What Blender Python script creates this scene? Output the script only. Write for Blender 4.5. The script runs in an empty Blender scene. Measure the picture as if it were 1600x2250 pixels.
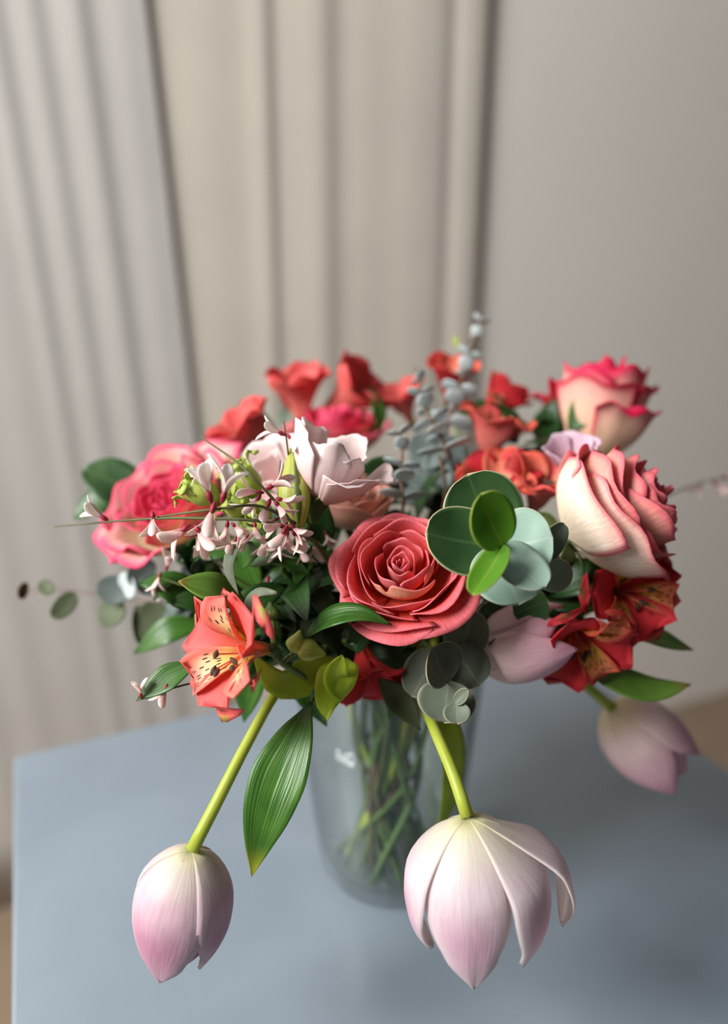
import bpy, math, random
from mathutils import Vector as V, Matrix

# ------------------------------------------------------------------ camera, light, exposure
sc = bpy.context.scene
C = sc.collection
F = 1658.0                       # focal length in pixels of the 1600 x 2250 frame
PITCH = math.radians(18.1)
CAM = V((0, 0, 0.39))            # table top is z = 0
RIGHT = V((1, 0, 0))
FWD = V((0, math.cos(PITCH), -math.sin(PITCH)))
UP = V((0, math.sin(PITCH), math.cos(PITCH)))

cam = bpy.data.cameras.new('camera')
cam_o = bpy.data.objects.new('camera', cam); C.objects.link(cam_o)
cam_o.location = CAM
cam_o.rotation_euler = (math.pi / 2 - PITCH, 0, 0)
cam.sensor_fit = 'VERTICAL'; cam.sensor_height = 36.0; cam.sensor_width = 36.0 * 1600 / 2250
cam.lens = F * 36.0 / 2250
cam.clip_start = 0.01
cam.dof.use_dof = True
cam.dof.focus_distance = 0.340
cam.dof.aperture_fstop = 2.6
sc.camera = cam_o

world = bpy.data.worlds.new('world'); sc.world = world
world.use_nodes = True
bg = world.node_tree.nodes['Background']
bg.inputs[0].default_value = (0.86, 0.89, 0.95, 1)
bg.inputs[1].default_value = 0.10

YAW = math.radians(23.5)                       # the room and the table are turned against the camera
AX = V((math.cos(YAW), math.sin(YAW), 0))      # along the back wall, to the right
BX = V((-math.sin(YAW), math.cos(YAW), 0))     # towards the back wall
def room(a, b, z): return AX * a + BX * b + V((0, 0, z))
WALL_B = 1.13
WALL_A = -2.10
FLOOR_Z = -0.60
WIN_B = (-0.40, 0.75); WIN_Z = (0.95, 2.40)

def look(o, target):
    o.rotation_euler = (V(target) - o.location).to_track_quat('-Z', 'Y').to_euler()
ld = bpy.data.lights.new('window_daylight', 'AREA')
ld.shape = 'RECTANGLE'; ld.size = WIN_B[1] - WIN_B[0]; ld.size_y = WIN_Z[1] - WIN_Z[0]
ld.energy = 165; ld.color = (1.0, 0.995, 0.985)
lo = bpy.data.objects.new('window_daylight', ld); C.objects.link(lo)
lo.location = room(WALL_A + 0.05, (WIN_B[0] + WIN_B[1]) / 2, (WIN_Z[0] + WIN_Z[1]) / 2)
look(lo, lo.location + AX + BX * 0.55 - V((0, 0, 0.50)))

vs = sc.view_settings
vs.view_transform = 'Standard'; vs.look = 'None'; vs.gamma = 1.0; vs.exposure = 0.0
vs.use_curve_mapping = False
sc.cycles.max_bounces = 5; sc.cycles.diffuse_bounces = 3; sc.cycles.glossy_bounces = 2; sc.cycles.transparent_max_bounces = 16
sc.cycles.adaptive_threshold = 0.10

# ------------------------------------------------------------------ helpers
def P(x, y, d):
    """world point seen at pixel (x, y) at axial distance d"""
    return CAM + d * (FWD + RIGHT * ((x - 800) / F) - UP * ((y - 1125) / F))
def cv(r, u, t):
    """direction given as right, up, towards the viewer"""
    return (RIGHT * r + UP * u - FWD * t).normalized()
def frame(axis, roll=0.0):
    z = axis.normalized()
    x = RIGHT - z * RIGHT.dot(z)
    if x.length < 0.15: x = UP - z * UP.dot(z)
    x.normalize(); y = z.cross(x)
    c, s = math.cos(roll), math.sin(roll)
    x2 = x * c + y * s
    y2 = z.cross(x2)
    return Matrix((x2, y2, z)).transposed()
def lerp(a, b, t): return a + (b - a) * t
def clamp(x, a=0.0, b=1.0): return max(a, min(b, x))
def smooth(a, b, x):
    t = clamp((x - a) / (b - a)); return t * t * (3 - 2 * t)
def table(keys, x):
    """smooth interpolation through (x, y) keys"""
    n = len(keys)
    if x <= keys[0][0]: return keys[0][1]
    if x >= keys[-1][0]: return keys[-1][1]
    for i in range(n - 1):
        if x <= keys[i + 1][0]: break
    x0, y0 = keys[i]; x1, y1 = keys[i + 1]
    m0 = (y1 - keys[i - 1][1]) / (x1 - keys[i - 1][0]) if i > 0 else (y1 - y0) / (x1 - x0)
    m1 = (keys[i + 2][1] - y0) / (keys[i + 2][0] - x0) if i + 2 < n else (y1 - y0) / (x1 - x0)
    h = x1 - x0; t = (x - x0) / h
    return ((2*t**3 - 3*t*t + 1) * y0 + (t**3 - 2*t*t + t) * h * m0 + (-2*t**3 + 3*t*t) * y1 + (t**3 - t*t) * h * m1)
def spline(pts, n):
    """Catmull-Rom through points, n+1 samples evenly spread over the length"""
    if len(pts) == 2: return [pts[0].lerp(pts[1], i / n) for i in range(n + 1)]
    q = [pts[0] * 2 - pts[1]] + list(pts) + [pts[-1] * 2 - pts[-2]]
    raw = []
    for i in range(1, len(q) - 2):
        p0, p1, p2, p3 = q[i-1], q[i], q[i+1], q[i+2]
        for k in range(12):
            t = k / 12
            raw.append(0.5 * ((2*p1) + (p2 - p0)*t + (2*p0 - 5*p1 + 4*p2 - p3)*t*t + (3*p1 - p0 - 3*p2 + p3)*t**3))
    raw.append(pts[-1])
    L = [0]
    for i in range(1, len(raw)): L.append(L[-1] + (raw[i] - raw[i-1]).length)
    out, j = [], 0
    for i in range(n + 1):
        t = L[-1] * i / n
        while j < len(L) - 2 and L[j+1] < t: j += 1
        seg = L[j+1] - L[j]
        out.append(raw[j].lerp(raw[j+1], clamp((t - L[j]) / seg) if seg > 1e-9 else 0))
    return out

class Thing:
    def __init__(self, name, label, cat, loc, group=None):
        o = bpy.data.objects.new(name, None); C.objects.link(o)
        o.empty_display_size = 0.01
        o.location = loc; o['label'] = label; o['category'] = cat
        if group: o['group'] = group
        self.o = o; self.off = V(loc)
def mesh_obj(name, verts, faces, uvs, mats, off=V((0, 0, 0)), parent=None, flat=False):
    me = bpy.data.meshes.new(name)
    me.from_pydata([tuple(v - off) for v in verts], [], faces)
    if uvs:
        ul = me.uv_layers.new(name='UVMap')
        li = [0] * len(me.loops); me.loops.foreach_get('vertex_index', li)
        flatuv = []
        for i in li: flatuv += uvs[i]
        ul.data.foreach_set('uv', flatuv)
    if not flat: me.polygons.foreach_set('use_smooth', [True] * len(me.polygons))
    for m in mats: me.materials.append(m)
    o = bpy.data.objects.new(name, me); C.objects.link(o)
    if parent: o.parent = parent
    return o
def sheet(T, name, fn, mats, ns=14, nv=10, thick=0.0004, parent=None):
    """surface fn(s, v), s 0..1 along, v -1..1 across, with real thickness"""
    verts, uvs, faces = [], [], []
    for i in range(ns + 1):
        for j in range(nv + 1):
            s = i / ns; v = -1 + 2 * j / nv
            verts.append(fn(s, v)); uvs.append((v * .5 + .5, s))
    for i in range(ns):
        for j in range(nv):
            a = i * (nv + 1) + j
            faces.append((a, a + 1, a + nv + 2, a + nv + 1))
    if not isinstance(mats, (list, tuple)): mats = [mats]
    o = mesh_obj(name, verts, faces, uvs, mats, T.off, parent or T.o)
    if thick:
        m = o.modifiers.new('thickness', 'SOLIDIFY'); m.thickness = thick; m.offset = -1
        if len(mats) > 1: m.material_offset = 1; m.material_offset_rim = 1
    return o
def tube(T, name, pts, radii, mat, parent=None, n=8, ns=None, ridge=0.0, nr=5):
    ns = ns or max(6, 5 * (len(pts) - 1))
    c = spline([V(p) for p in pts], ns)
    rk = [(i / (len(radii) - 1), r) for i, r in enumerate(radii)] if isinstance(radii, (list, tuple)) else [(0, radii), (1, radii)]
    verts, uvs, faces = [], [], []
    up = V((0.31, 0.17, 0.93))
    for i in range(ns + 1):
        t = (c[min(i + 1, ns)] - c[max(i - 1, 0)]).normalized()
        x = up - t * up.dot(t)
        if x.length < 1e-3: x = V((1, 0, 0)) - t * t.x
        x.normalize(); y = t.cross(x); up = x
        r = max(1e-5, table(rk, i / ns))
        for k in range(n):
            a = 2 * math.pi * k / n
            rr = r * (1 + ridge * math.cos(nr * a + i * 0.12))
            verts.append(c[i] + x * (rr * math.cos(a)) + y * (rr * math.sin(a))); uvs.append((k / n, i / ns))
    for i in range(ns):
        for k in range(n):
            faces.append((i*n + k, i*n + (k+1) % n, (i+1)*n + (k+1) % n, (i+1)*n + k))
    faces.append(tuple(range(n - 1, -1, -1))); faces.append(tuple(ns*n + k for k in range(n)))
    return mesh_obj(name, verts, faces, uvs, [mat], T.off, parent or T.o)
PROF = {
    'lance': [(0, .05), (.06, .22), (.2, .66), (.38, .97), (.48, 1), (.65, .82), (.82, .46), (.94, .15), (1, 0)],
    'blade': [(0, .30), (.15, .7), (.4, 1), (.6, .93), (.8, .6), (.93, .24), (1, 0)],
    'oval': [(0, .04), (.05, .40), (.15, .74), (.35, .97), (.5, 1), (.7, .85), (.86, .55), (.95, .27), (1, 0)],
    'round': [(0, .06), (.03, .40), (.10, .66), (.22, .88), (.4, 1), (.6, .985), (.78, .84), (.9, .62), (.97, .36), (1, 0)],
    'spoon': [(0, .12), (.2, .22), (.4, .5), (.6, .88), (.76, 1), (.89, .8), (.96, .48), (1, 0)],
    'fan': [(0, .16), (.25, .30), (.5, .68), (.72, 1), (.85, .94), (.93, .74), (.98, .42), (1, .08)],
    'petal': [(0, .2), (.15, .5), (.4, .85), (.62, 1), (.82, .86), (.94, .5), (1, .05)],
}
def leaf(T, name, pts, half, mat, nrm, cup=.18, prof='lance', ns=14, nv=6, wave=0, wf=9, thick=0.0005, parent=None, seed=0, curl=0, bend=0):
    """blade along a spine; nrm = facing direction or (start, end) of it; cup > 0 lifts the edges towards nrm"""
    c = spline([V(p) for p in pts], ns)
    n0, n1 = nrm if isinstance(nrm, tuple) else (nrm, nrm)
    pr = PROF[prof]; rnd = random.Random(seed); ph = rnd.uniform(0, 6.28); ph2 = rnd.uniform(0, 6.28)
    def fn(s, v):
        i = int(round(s * ns))
        t = (c[min(i + 1, ns)] - c[max(i - 1, 0)]).normalized()
        n = n0.lerp(n1, s); n = n - t * n.dot(t)
        if n.length < 1e-4: n = V((0, 0, 1))
        n.normalize(); side = t.cross(n)
        w = half * max(0, table(pr, s))
        a = abs(v)
        off = cup * w * (a ** 1.6) + wave * half * (a ** 2) * math.sin(s * wf + ph + (2.1 if v > 0 else 0)) - bend * w * v
        off += curl * w * max(0, a - .6) ** 2 * 6
        return c[i] + side * (w * v * (1 - .12 * cup * a)) + n * off
    return sheet(T, name, fn, mat, ns, nv, thick, parent)

# ------------------------------------------------------------------ materials
def lin(c):
    return tuple(((x / 255) / 12.92 if x / 255 <= .04045 else ((x / 255 + .055) / 1.055) ** 2.4) for x in c) + (1,)
class NT:
    def __init__(self, name):
        self.m = bpy.data.materials.new(name); self.m.use_nodes = True
        self.t = self.m.node_tree; self.t.nodes.clear()
    def n(self, kind, **kw):
        nd = self.t.nodes.new(kind)
        for k, v in kw.items():
            if k == 'inp':
                for kk, vv in v.items(): nd.inputs[kk].default_value = vv
            else: setattr(nd, k, v)
        return nd
    def l(self, a, b): self.t.links.new(a, b)
    def math(self, op, a, b=None, clampit=False):
        nd = self.n('ShaderNodeMath', operation=op); nd.use_clamp = clampit
        for i, x in enumerate((a, b)):
            if x is None: continue
            if isinstance(x, (int, float)): nd.inputs[i].default_value = x
            else: self.l(x, nd.inputs[i])
        return nd.outputs[0]
    def rng(self, x, a, b, c=0.0, d=1.0):
        nd = self.n('ShaderNodeMapRange'); nd.interpolation_type = 'SMOOTHSTEP'
        self.l(x, nd.inputs[0])
        for i, y in enumerate((a, b, c, d)): nd.inputs[i + 1].default_value = y
        return nd.outputs[0]
    def mix(self, fac, a, b, mode='MIX'):
        nd = self.n('ShaderNodeMix', data_type='RGBA', blend_type=mode)
        if isinstance(fac, (int, float)): nd.inputs[0].default_value = fac
        else: self.l(fac, nd.inputs[0])
        for i, x in ((6, a), (7, b)):
            if isinstance(x, tuple): nd.inputs[i].default_value = x
            else: self.l(x, nd.inputs[i])
        return nd.outputs[2]
    def ramp(self, x, keys):
        nd = self.n('ShaderNodeValToRGB'); e = nd.color_ramp.elements
        nd.color_ramp.interpolation = 'EASE'
        while len(e) < len(keys): e.new(0.5)
        for i, (p, c) in enumerate(keys): e[i].position = p; e[i].color = lin(c)
        self.l(x, nd.inputs[0]); return nd.outputs[0]
def petal_mat(name, keys, edge=None, edge_w=(.55, 1), trans=.35, rough=.55, streak=.10, freq=60, dashes=None, bump=.25, tip=None, sheen=.0, side=None):
    """colour runs along the petal (0 base, 1 rim); edge = colour of the side rims; dashes = dark flecks"""
    N = NT(name)
    uv = N.n('ShaderNodeTexCoord').outputs['UV']
    sx = N.n('ShaderNodeSeparateXYZ'); N.l(uv, sx.inputs[0])
    u, s = sx.outputs[0], sx.outputs[1]
    a = N.math('ABSOLUTE', N.math('SUBTRACT', N.math('MULTIPLY', u, 2.0), 1.0))
    col = N.ramp(s, keys)
    if side:
        col = N.mix(N.math('MULTIPLY', N.rng(a, side[1], side[2]), N.rng(s, .05, .3)), col, lin(side[0]))
    if edge:
        col = N.mix(N.math('MULTIPLY', N.rng(a, *edge_w), N.rng(s, .25, .6)), col, lin(edge))
    mp = N.n('ShaderNodeMapping'); mp.inputs['Scale'].default_value = (freq, 5, 1); N.l(uv, mp.inputs[0])
    nz = N.n('ShaderNodeTexNoise', inp={'Scale': 1.0, 'Detail': 1.0}); N.l(mp.outputs[0], nz.inputs[0])
    gr = N.n('ShaderNodeTexNoise', inp={'Scale': 260.0, 'Detail': 0.0})
    N.l(N.n('ShaderNodeTexCoord').outputs['Object'], gr.inputs[0])
    if dashes:
        m2 = N.n('ShaderNodeMapping'); m2.inputs['Scale'].default_value = (11, 6.5, 1); N.l(uv, m2.inputs[0])
        vo = N.n('ShaderNodeTexVoronoi', voronoi_dimensions='2D', inp={'Scale': 1.0, 'Randomness': .7}); N.l(m2.outputs[0], vo.inputs[0])
        # a fleck is long along the petal: distance measured mostly across it
        f = N.math('LESS_THAN', vo.outputs['Distance'], .19)
        f = N.math('MULTIPLY', f, N.math('MULTIPLY', N.rng(s, .34, .42), N.rng(s, .86, .78)))
        f = N.math('MULTIPLY', f, N.rng(a, .86, .7))
        col = N.mix(f, col, lin(dashes))
    if tip:
        col = N.mix(N.math('MULTIPLY', N.rng(s, .90, .985), N.rng(a, .75, .25)), col, lin(tip))
    val = N.rng(nz.outputs[0], .3, .7, 1 - streak, 1 + streak * .6)
    hs = N.n('ShaderNodeHueSaturation'); N.l(col, hs.inputs['Color']); N.l(val, hs.inputs['Value'])
    col = hs.outputs[0]
    bp = N.n('ShaderNodeBump', inp={'Strength': bump, 'Distance': .0006})
    N.l(N.math('ADD', nz.outputs[0], N.math('MULTIPLY', gr.outputs[0], .6)), bp.inputs['Height'])
    pr = N.n('ShaderNodeBsdfPrincipled', inp={'Roughness': rough})
    pr.inputs['Specular IOR Level'].default_value = .3
    if sheen: pr.inputs['Sheen Weight'].default_value = sheen
    N.l(col, pr.inputs['Base Color']); N.l(bp.outputs[0], pr.inputs['Normal'])
    tr = N.n('ShaderNodeBsdfTranslucent'); N.l(col, tr.inputs[0])
    mx = N.n('ShaderNodeMixShader'); mx.inputs[0].default_value = trans
    N.l(pr.outputs[0], mx.inputs[1]); N.l(tr.outputs[0], mx.inputs[2])
    out = N.n('ShaderNodeOutputMaterial'); N.l(mx.outputs[0], out.inputs[0])
    return N.m
def leaf_mat(name, col, col2, vein=None, veins='parallel', trans=.25, rough=.35, bump=.5, rim=None, spec=.5, tipcol=None):
    N = NT(name)
    tc = N.n('ShaderNodeTexCoord'); uv = tc.outputs['UV']
    sx = N.n('ShaderNodeSeparateXYZ'); N.l(uv, sx.inputs[0]); u, s = sx.outputs[0], sx.outputs[1]
    a = N.math('ABSOLUTE', N.math('SUBTRACT', N.math('MULTIPLY', u, 2.0), 1.0))
    nz = N.n('ShaderNodeTexNoise', inp={'Scale': 55.0, 'Detail': 1.0}); N.l(tc.outputs['Object'], nz.inputs[0])
    c = N.mix(N.rng(nz.outputs[0], .35, .65), lin(col), lin(col2))
    if veins == 'parallel':
        mp = N.n('ShaderNodeMapping'); mp.inputs['Scale'].default_value = (26, 1.2, 1); N.l(uv, mp.inputs[0])
        vn = N.n('ShaderNodeTexNoise', inp={'Scale': 1.0, 'Detail': 1.0}); N.l(mp.outputs[0], vn.inputs[0])
        h = vn.outputs[0]; vm = N.rng(h, .5, .68)
    else:
        vn = N.n('ShaderNodeTexNoise', inp={'Scale': 160.0, 'Detail': 1.0}); N.l(tc.outputs['Object'], vn.inputs[0])
        h = vn.outputs[0]; vm = N.rng(a, .07, .015)
    if vein: c = N.mix(N.math('MULTIPLY', vm, .5), c, lin(vein))
    if rim: c = N.mix(N.math('MAXIMUM', N.rng(a, .93, 1.0), N.rng(s, .965, 1.0)), c, lin(rim))
    if tipcol: c = N.mix(N.rng(s, .8, 1.0), c, lin(tipcol))
    bp = N.n('ShaderNodeBump', inp={'Strength': bump, 'Distance': .0008}); N.l(h, bp.inputs['Height'])
    pr = N.n('ShaderNodeBsdfPrincipled', inp={'Roughness': rough}); pr.inputs['Specular IOR Level'].default_value = spec
    N.l(c, pr.inputs['Base Color']); N.l(bp.outputs[0], pr.inputs['Normal'])
    tr = N.n('ShaderNodeBsdfTranslucent'); N.l(c, tr.inputs[0])
    mx = N.n('ShaderNodeMixShader'); mx.inputs[0].default_value = trans
    N.l(pr.outputs[0], mx.inputs[1]); N.l(tr.outputs[0], mx.inputs[2])
    N.l(mx.outputs[0], N.n('ShaderNodeOutputMaterial').inputs[0])
    return N.m
def plain_mat(name, col, col2=None, rough=.6, scale=30.0, bump=0.0, spec=.4, coords='Object', bscale=None, bdist=.001):
    N = NT(name)
    tc = N.n('ShaderNodeTexCoord')
    nz = N.n('ShaderNodeTexNoise', inp={'Scale': scale, 'Detail': 2.0}); N.l(tc.outputs[coords], nz.inputs[0])
    pr = N.n('ShaderNodeBsdfPrincipled', inp={'Roughness': rough}); pr.inputs['Specular IOR Level'].default_value = spec
    N.l(N.mix(N.rng(nz.outputs[0], .3, .7), lin(col), lin(col2 or col)), pr.inputs['Base Color'])
    if bump:
        n2 = N.n('ShaderNodeTexNoise', inp={'Scale': bscale or scale, 'Detail': 1.0}); N.l(tc.outputs[coords], n2.inputs[0])
        bp = N.n('ShaderNodeBump', inp={'Strength': bump, 'Distance': bdist}); N.l(n2.outputs[0], bp.inputs['Height'])
        N.l(bp.outputs[0], pr.inputs['Normal'])
    N.l(pr.outputs[0], N.n('ShaderNodeOutputMaterial').inputs[0])
    return N.m
def glass_mat(name, tint, ior=1.45, clear=.8):
    """thin clear glass: what lies behind shows through, the sky reflects by the angle"""
    N = NT(name)
    tp = N.n('ShaderNodeBsdfTransparent'); tp.inputs[0].default_value = tint
    gl = N.n('ShaderNodeBsdfGlossy', inp={'Roughness': .03})
    lw = N.n('ShaderNodeLayerWeight', inp={'Blend': .5})
    fr = N.math('MULTIPLY_ADD', N.math('POWER', lw.outputs['Facing'], 3.0), clear); fr.node.inputs[2].default_value = ((ior - 1) / (ior + 1)) ** 2
    mx = N.n('ShaderNodeMixShader'); N.l(fr, mx.inputs[0])
    N.l(tp.outputs[0], mx.inputs[1]); N.l(gl.outputs[0], mx.inputs[2])
    N.l(mx.outputs[0], N.n('ShaderNodeOutputMaterial').inputs[0])
    return N.m

M = {}
M['wall'] = plain_mat('wall_paint', (228, 222, 213), (231, 225, 216), .9, 3, .15, .2, bscale=220)
M['wall_side'] = plain_mat('side_wall_paint', (205, 200, 193), (208, 203, 196), .9, 3)
M['floor'] = plain_mat('floor_wood', (128, 110, 92), (140, 120, 100), .6, 6)
M['curtain'] = plain_mat('curtain_cloth', (190, 186, 181), (194, 190, 185), .95, 8, .2, .1, bscale=500)
M['curtain2'] = plain_mat('lining_cloth', (206, 198, 186), (211, 203, 190), .95, 8, .2, .1, bscale=500)
M['table'] = plain_mat('table_paint', (120, 132, 143), (126, 138, 149), .36, 14, .12, .5, bscale=90, bdist=.0004)
M['frame'] = plain_mat('window_paint', (225, 224, 220), None, .5)
M['glass'] = glass_mat('vase_glass', (.955, .965, .955, 1))
M['pane'] = glass_mat('pane_glass', (.97, .98, .98, 1))
M['stem'] = leaf_mat('tulip_stem', (172, 186, 62), (182, 194, 74), None, 'net', .25, .4, .1)
M['stem_green'] = leaf_mat('green_stem', (74, 104, 48), (92, 120, 56), None, 'net', .1, .45, .15)
M['stem_dark'] = leaf_mat('dark_stem', (54, 72, 40), (70, 88, 50), None, 'net', .05, .5, .15)
M['twig'] = plain_mat('twig_bark', (92, 98, 54), (80, 78, 46), .6, 90)
M['twig_brown'] = plain_mat('brown_twig', (110, 84, 66), (96, 74, 58), .7, 90)
M['leaf'] = leaf_mat('glossy_leaf', (44, 88, 26), (62, 106, 34), (98, 136, 66), 'parallel', .18, .3, .55)
M['leaf_long'] = leaf_mat('long_leaf', (56, 102, 30), (78, 124, 40), (122, 152, 84), 'parallel', .22, .32, .55, tipcol=(170, 170, 40))  # lighter green of the long hanging leaf, yellow towards its tip
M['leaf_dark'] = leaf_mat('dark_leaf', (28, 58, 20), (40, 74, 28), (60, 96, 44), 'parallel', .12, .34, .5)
M['leaf_yellow'] = leaf_mat('yellow_green_leaf', (196, 220, 56), (212, 228, 70), (156, 194, 54), 'parallel', .45, .42, .4)
M['leaf_mid'] = leaf_mat('right_leaf', (96, 138, 48), (110, 150, 56), (140, 170, 80), 'parallel', .25, .42, .4, tipcol=(140, 120, 50))
M['leaf_olive'] = leaf_mat('tulip_leaf', (170, 188, 44), (184, 200, 58), None, 'parallel', .45, .45, .3)
M['rose_leaf'] = leaf_mat('rose_leaf', (52, 84, 46), (66, 98, 54), (90, 120, 70), 'net', .15, .45, .4)
M['euc'] = leaf_mat('eucalyptus_leaf', (136, 164, 148), (150, 176, 160), (172, 194, 178), 'net', .12, .6, .2, (176, 180, 160), .3)
M['euc_green'] = leaf_mat('eucalyptus_green_leaf', (46, 76, 40), (58, 90, 48), (84, 112, 66), 'net', .14, .5, .2, (196, 190, 150), .35)
M['euc_bright'] = leaf_mat('eucalyptus_young_leaf', (92, 146, 34), (108, 160, 42), (160, 172, 48), 'net', .4, .55, .2, (160, 180, 80), .3)
M['euc_grey'] = leaf_mat('eucalyptus_grey_leaf', (90, 100, 84), (106, 116, 98), (130, 136, 116), 'net', .12, .55, .3, (158, 150, 124), .3)
M['euc_blue'] = leaf_mat('eucalyptus_blue_leaf', (172, 184, 184), (198, 208, 208), (214, 220, 218), 'net', .15, .6, .2, None, .3)
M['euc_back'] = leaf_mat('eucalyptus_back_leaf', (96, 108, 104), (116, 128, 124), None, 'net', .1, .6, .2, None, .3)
M['euc_olive'] = leaf_mat('eucalyptus_olive_leaf', (78, 88, 60), (92, 102, 74), None, 'net', .15, .6, .2, None, .3)
M['euc_brown'] = leaf_mat('eucalyptus_tip_leaf', (108, 78, 56), (124, 100, 60), None, 'net', .15, .6, .2, None, .3)
M['bud'] = leaf_mat('green_bud', (184, 202, 88), (200, 214, 108), (140, 170, 66), 'parallel', .3, .4, .5)
M['bud_yellow'] = leaf_mat('lisianthus_bud', (184, 190, 84), (196, 202, 100), (120, 150, 50), 'parallel', .3, .45, .4)
M['calyx'] = leaf_mat('calyx', (70, 92, 38), (96, 112, 44), None, 'parallel', .15, .45, .3)
M['calyx_red'] = plain_mat('floret_calyx', (150, 24, 46), (120, 18, 36), .5, 300)
M['anther'] = plain_mat('anther', (62, 40, 30), (84, 56, 42), .8, 500)
M['filament'] = petal_mat('filament', [(0, (250, 150, 110)), (1, (246, 120, 90))], trans=.3)
M['floret'] = petal_mat('floret_petal', [(0, (246, 190, 186)), (.4, (253, 222, 216)), (1, (255, 242, 236))], trans=.35, streak=.05)
M['floret_white'] = petal_mat('floret_petal_white', [(0, (246, 222, 214)), (1, (255, 250, 246))], trans=.35, streak=.03)
# roses: inside and outside of the petals
M['r1_in'] = petal_mat('coral_rose_inside', [(0, (252, 150, 90)), (.35, (248, 104, 78)), (.72, (242, 100, 98)), (1, (246, 132, 140))], trans=.38, rough=.6)
M['r1_out'] = petal_mat('coral_rose_outside', [(0, (238, 216, 136)), (.4, (242, 160, 112)), (.7, (244, 134, 128)), (1, (247, 154, 160))], trans=.38, rough=.6)
M['r1_core'] = petal_mat('coral_rose_heart', [(0, (246, 138, 70)), (.45, (252, 166, 116)), (.8, (255, 198, 160)), (1, (252, 176, 146))], trans=.3, rough=.6)
M['r2_in'] = petal_mat('pink_rose_inside', [(0, (248, 226, 170)), (.58, (251, 228, 198)), (.82, (249, 184, 178)), (1, (244, 84, 128))], edge=(244, 96, 134), edge_w=(.7, 1), trans=.35, rough=.6)
M['r2_out'] = petal_mat('pink_rose_outside', [(0, (240, 224, 170)), (.5, (250, 216, 180)), (.8, (248, 170, 150)), (1, (244, 84, 120))], edge=(244, 110, 130), trans=.35, rough=.6)
M['r2_core'] = petal_mat('pink_rose_heart', [(0, (252, 206, 176)), (.5, (250, 150, 150)), (1, (244, 84, 124))], trans=.3, rough=.6)
M['r4_in'] = petal_mat('cream_rose_inside', [(0, (250, 220, 190)), (.45, (250, 186, 166)), (.8, (248, 152, 148)), (1, (244, 124, 136))], trans=.35, rough=.6)
M['r4_out'] = petal_mat('cream_rose_outside', [(0, (250, 238, 208)), (.62, (253, 238, 216)), (.86, (252, 206, 190)), (1, (244, 130, 142))], edge=(244, 140, 148), edge_w=(.86, 1), trans=.25, rough=.55)
M['r4_mid'] = petal_mat('cream_rose_mid', [(0, (250, 220, 186)), (.5, (252, 196, 170)), (.85, (250, 172, 158)), (1, (244, 120, 132))], trans=.3, rough=.55)
M['r3_out'] = petal_mat('blush_rose_outside', [(0, (246, 216, 160)), (.5, (250, 206, 176)), (.78, (248, 186, 172)), (1, (226, 30, 86))], edge=(222, 40, 84), edge_w=(.8, 1), trans=.3, rough=.55)
M['r3_in'] = petal_mat('blush_rose_inside', [(0, (250, 200, 170)), (.5, (240, 110, 120)), (1, (214, 26, 76))], trans=.3, rough=.6)
M['r6'] = petal_mat('peach_rose', [(0, (236, 200, 160)), (.5, (240, 190, 160)), (1, (238, 170, 150))], trans=.2)
# lisianthus, tulips
M['lis'] = petal_mat('lisianthus_petal', [(0, (236, 190, 176)), (.25, (244, 208, 204)), (.7, (248, 224, 222)), (1, (252, 234, 232))], trans=.32, rough=.6, streak=.04, bump=.14)
M['lilac'] = petal_mat('lilac_petal', [(0, (220, 170, 180)), (1, (226, 196, 212))], trans=.35)
M['tul'] = petal_mat('tulip_petal', [(0, (236, 230, 190)), (.10, (236, 222, 214)), (.30, (226, 192, 204)), (.6, (206, 152, 178)), (1, (220, 182, 196))], side=((232, 206, 214), .35, 1), trans=.38, rough=.42, streak=.07, freq=34)
M['tul_in'] = petal_mat('tulip_petal_inside', [(0, (250, 240, 200)), (.3, (252, 244, 236)), (1, (250, 238, 234))], trans=.38, rough=.45, streak=.05, freq=34)
M['tul2'] = petal_mat('open_tulip_petal', [(0, (230, 228, 176)), (.08, (232, 224, 210)), (.28, (230, 212, 218)), (.58, (220, 180, 198)), (1, (230, 208, 212))], side=((232, 216, 220), .3, 1), trans=.38, rough=.4, streak=.06, freq=34)
M['tul3'] = petal_mat('pink_tulip_petal', [(0, (250, 232, 190)), (.25, (252, 224, 220)), (.6, (248, 204, 214)), (1, (244, 184, 202))], trans=.35, rough=.5, streak=.06, freq=34)
# alstroemeria
M['al'] = petal_mat('alstroemeria_petal', [(0, (236, 170, 100)), (.3, (252, 128, 106)), (.7, (252, 112, 108)), (1, (248, 116, 116))], trans=.4, rough=.5, tip=(170, 170, 70))
M['al_str'] = petal_mat('alstroemeria_striped_petal', [(0, (240, 170, 110)), (.25, (252, 160, 120)), (.42, (255, 232, 140)), (.64, (255, 226, 176)), (.84, (252, 140, 126)), (1, (248, 110, 112))], edge=(251, 136, 124), edge_w=(.45, .95), dashes=(92, 24, 34), trans=.4, rough=.5)
M['al_red'] = petal_mat('alstroemeria_red_petal', [(0, (214, 120, 70)), (.3, (224, 62, 60)), (1, (218, 50, 64))], trans=.35, rough=.55, tip=(150, 110, 60))
M['al_red_str'] = petal_mat('alstroemeria_red_striped_petal', [(0, (230, 120, 70)), (.3, (236, 100, 70)), (.5, (250, 200, 90)), (.75, (246, 150, 100)), (1, (230, 70, 70))], edge=(236, 90, 80), edge_w=(.6, 1), dashes=(70, 20, 24), trans=.35, rough=.55)
M['al_pink'] = petal_mat('alstroemeria_back_petal', [(0, (240, 170, 136)), (.4, (244, 140, 128)), (1, (236, 100, 100))], trans=.4, rough=.55, tip=(130, 100, 50))
M['al_or'] = petal_mat('alstroemeria_orange_petal', [(0, (246, 200, 160)), (.4, (244, 160, 128)), (1, (234, 104, 84))], dashes=(170, 100, 50), trans=.4, rough=.55)

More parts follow.
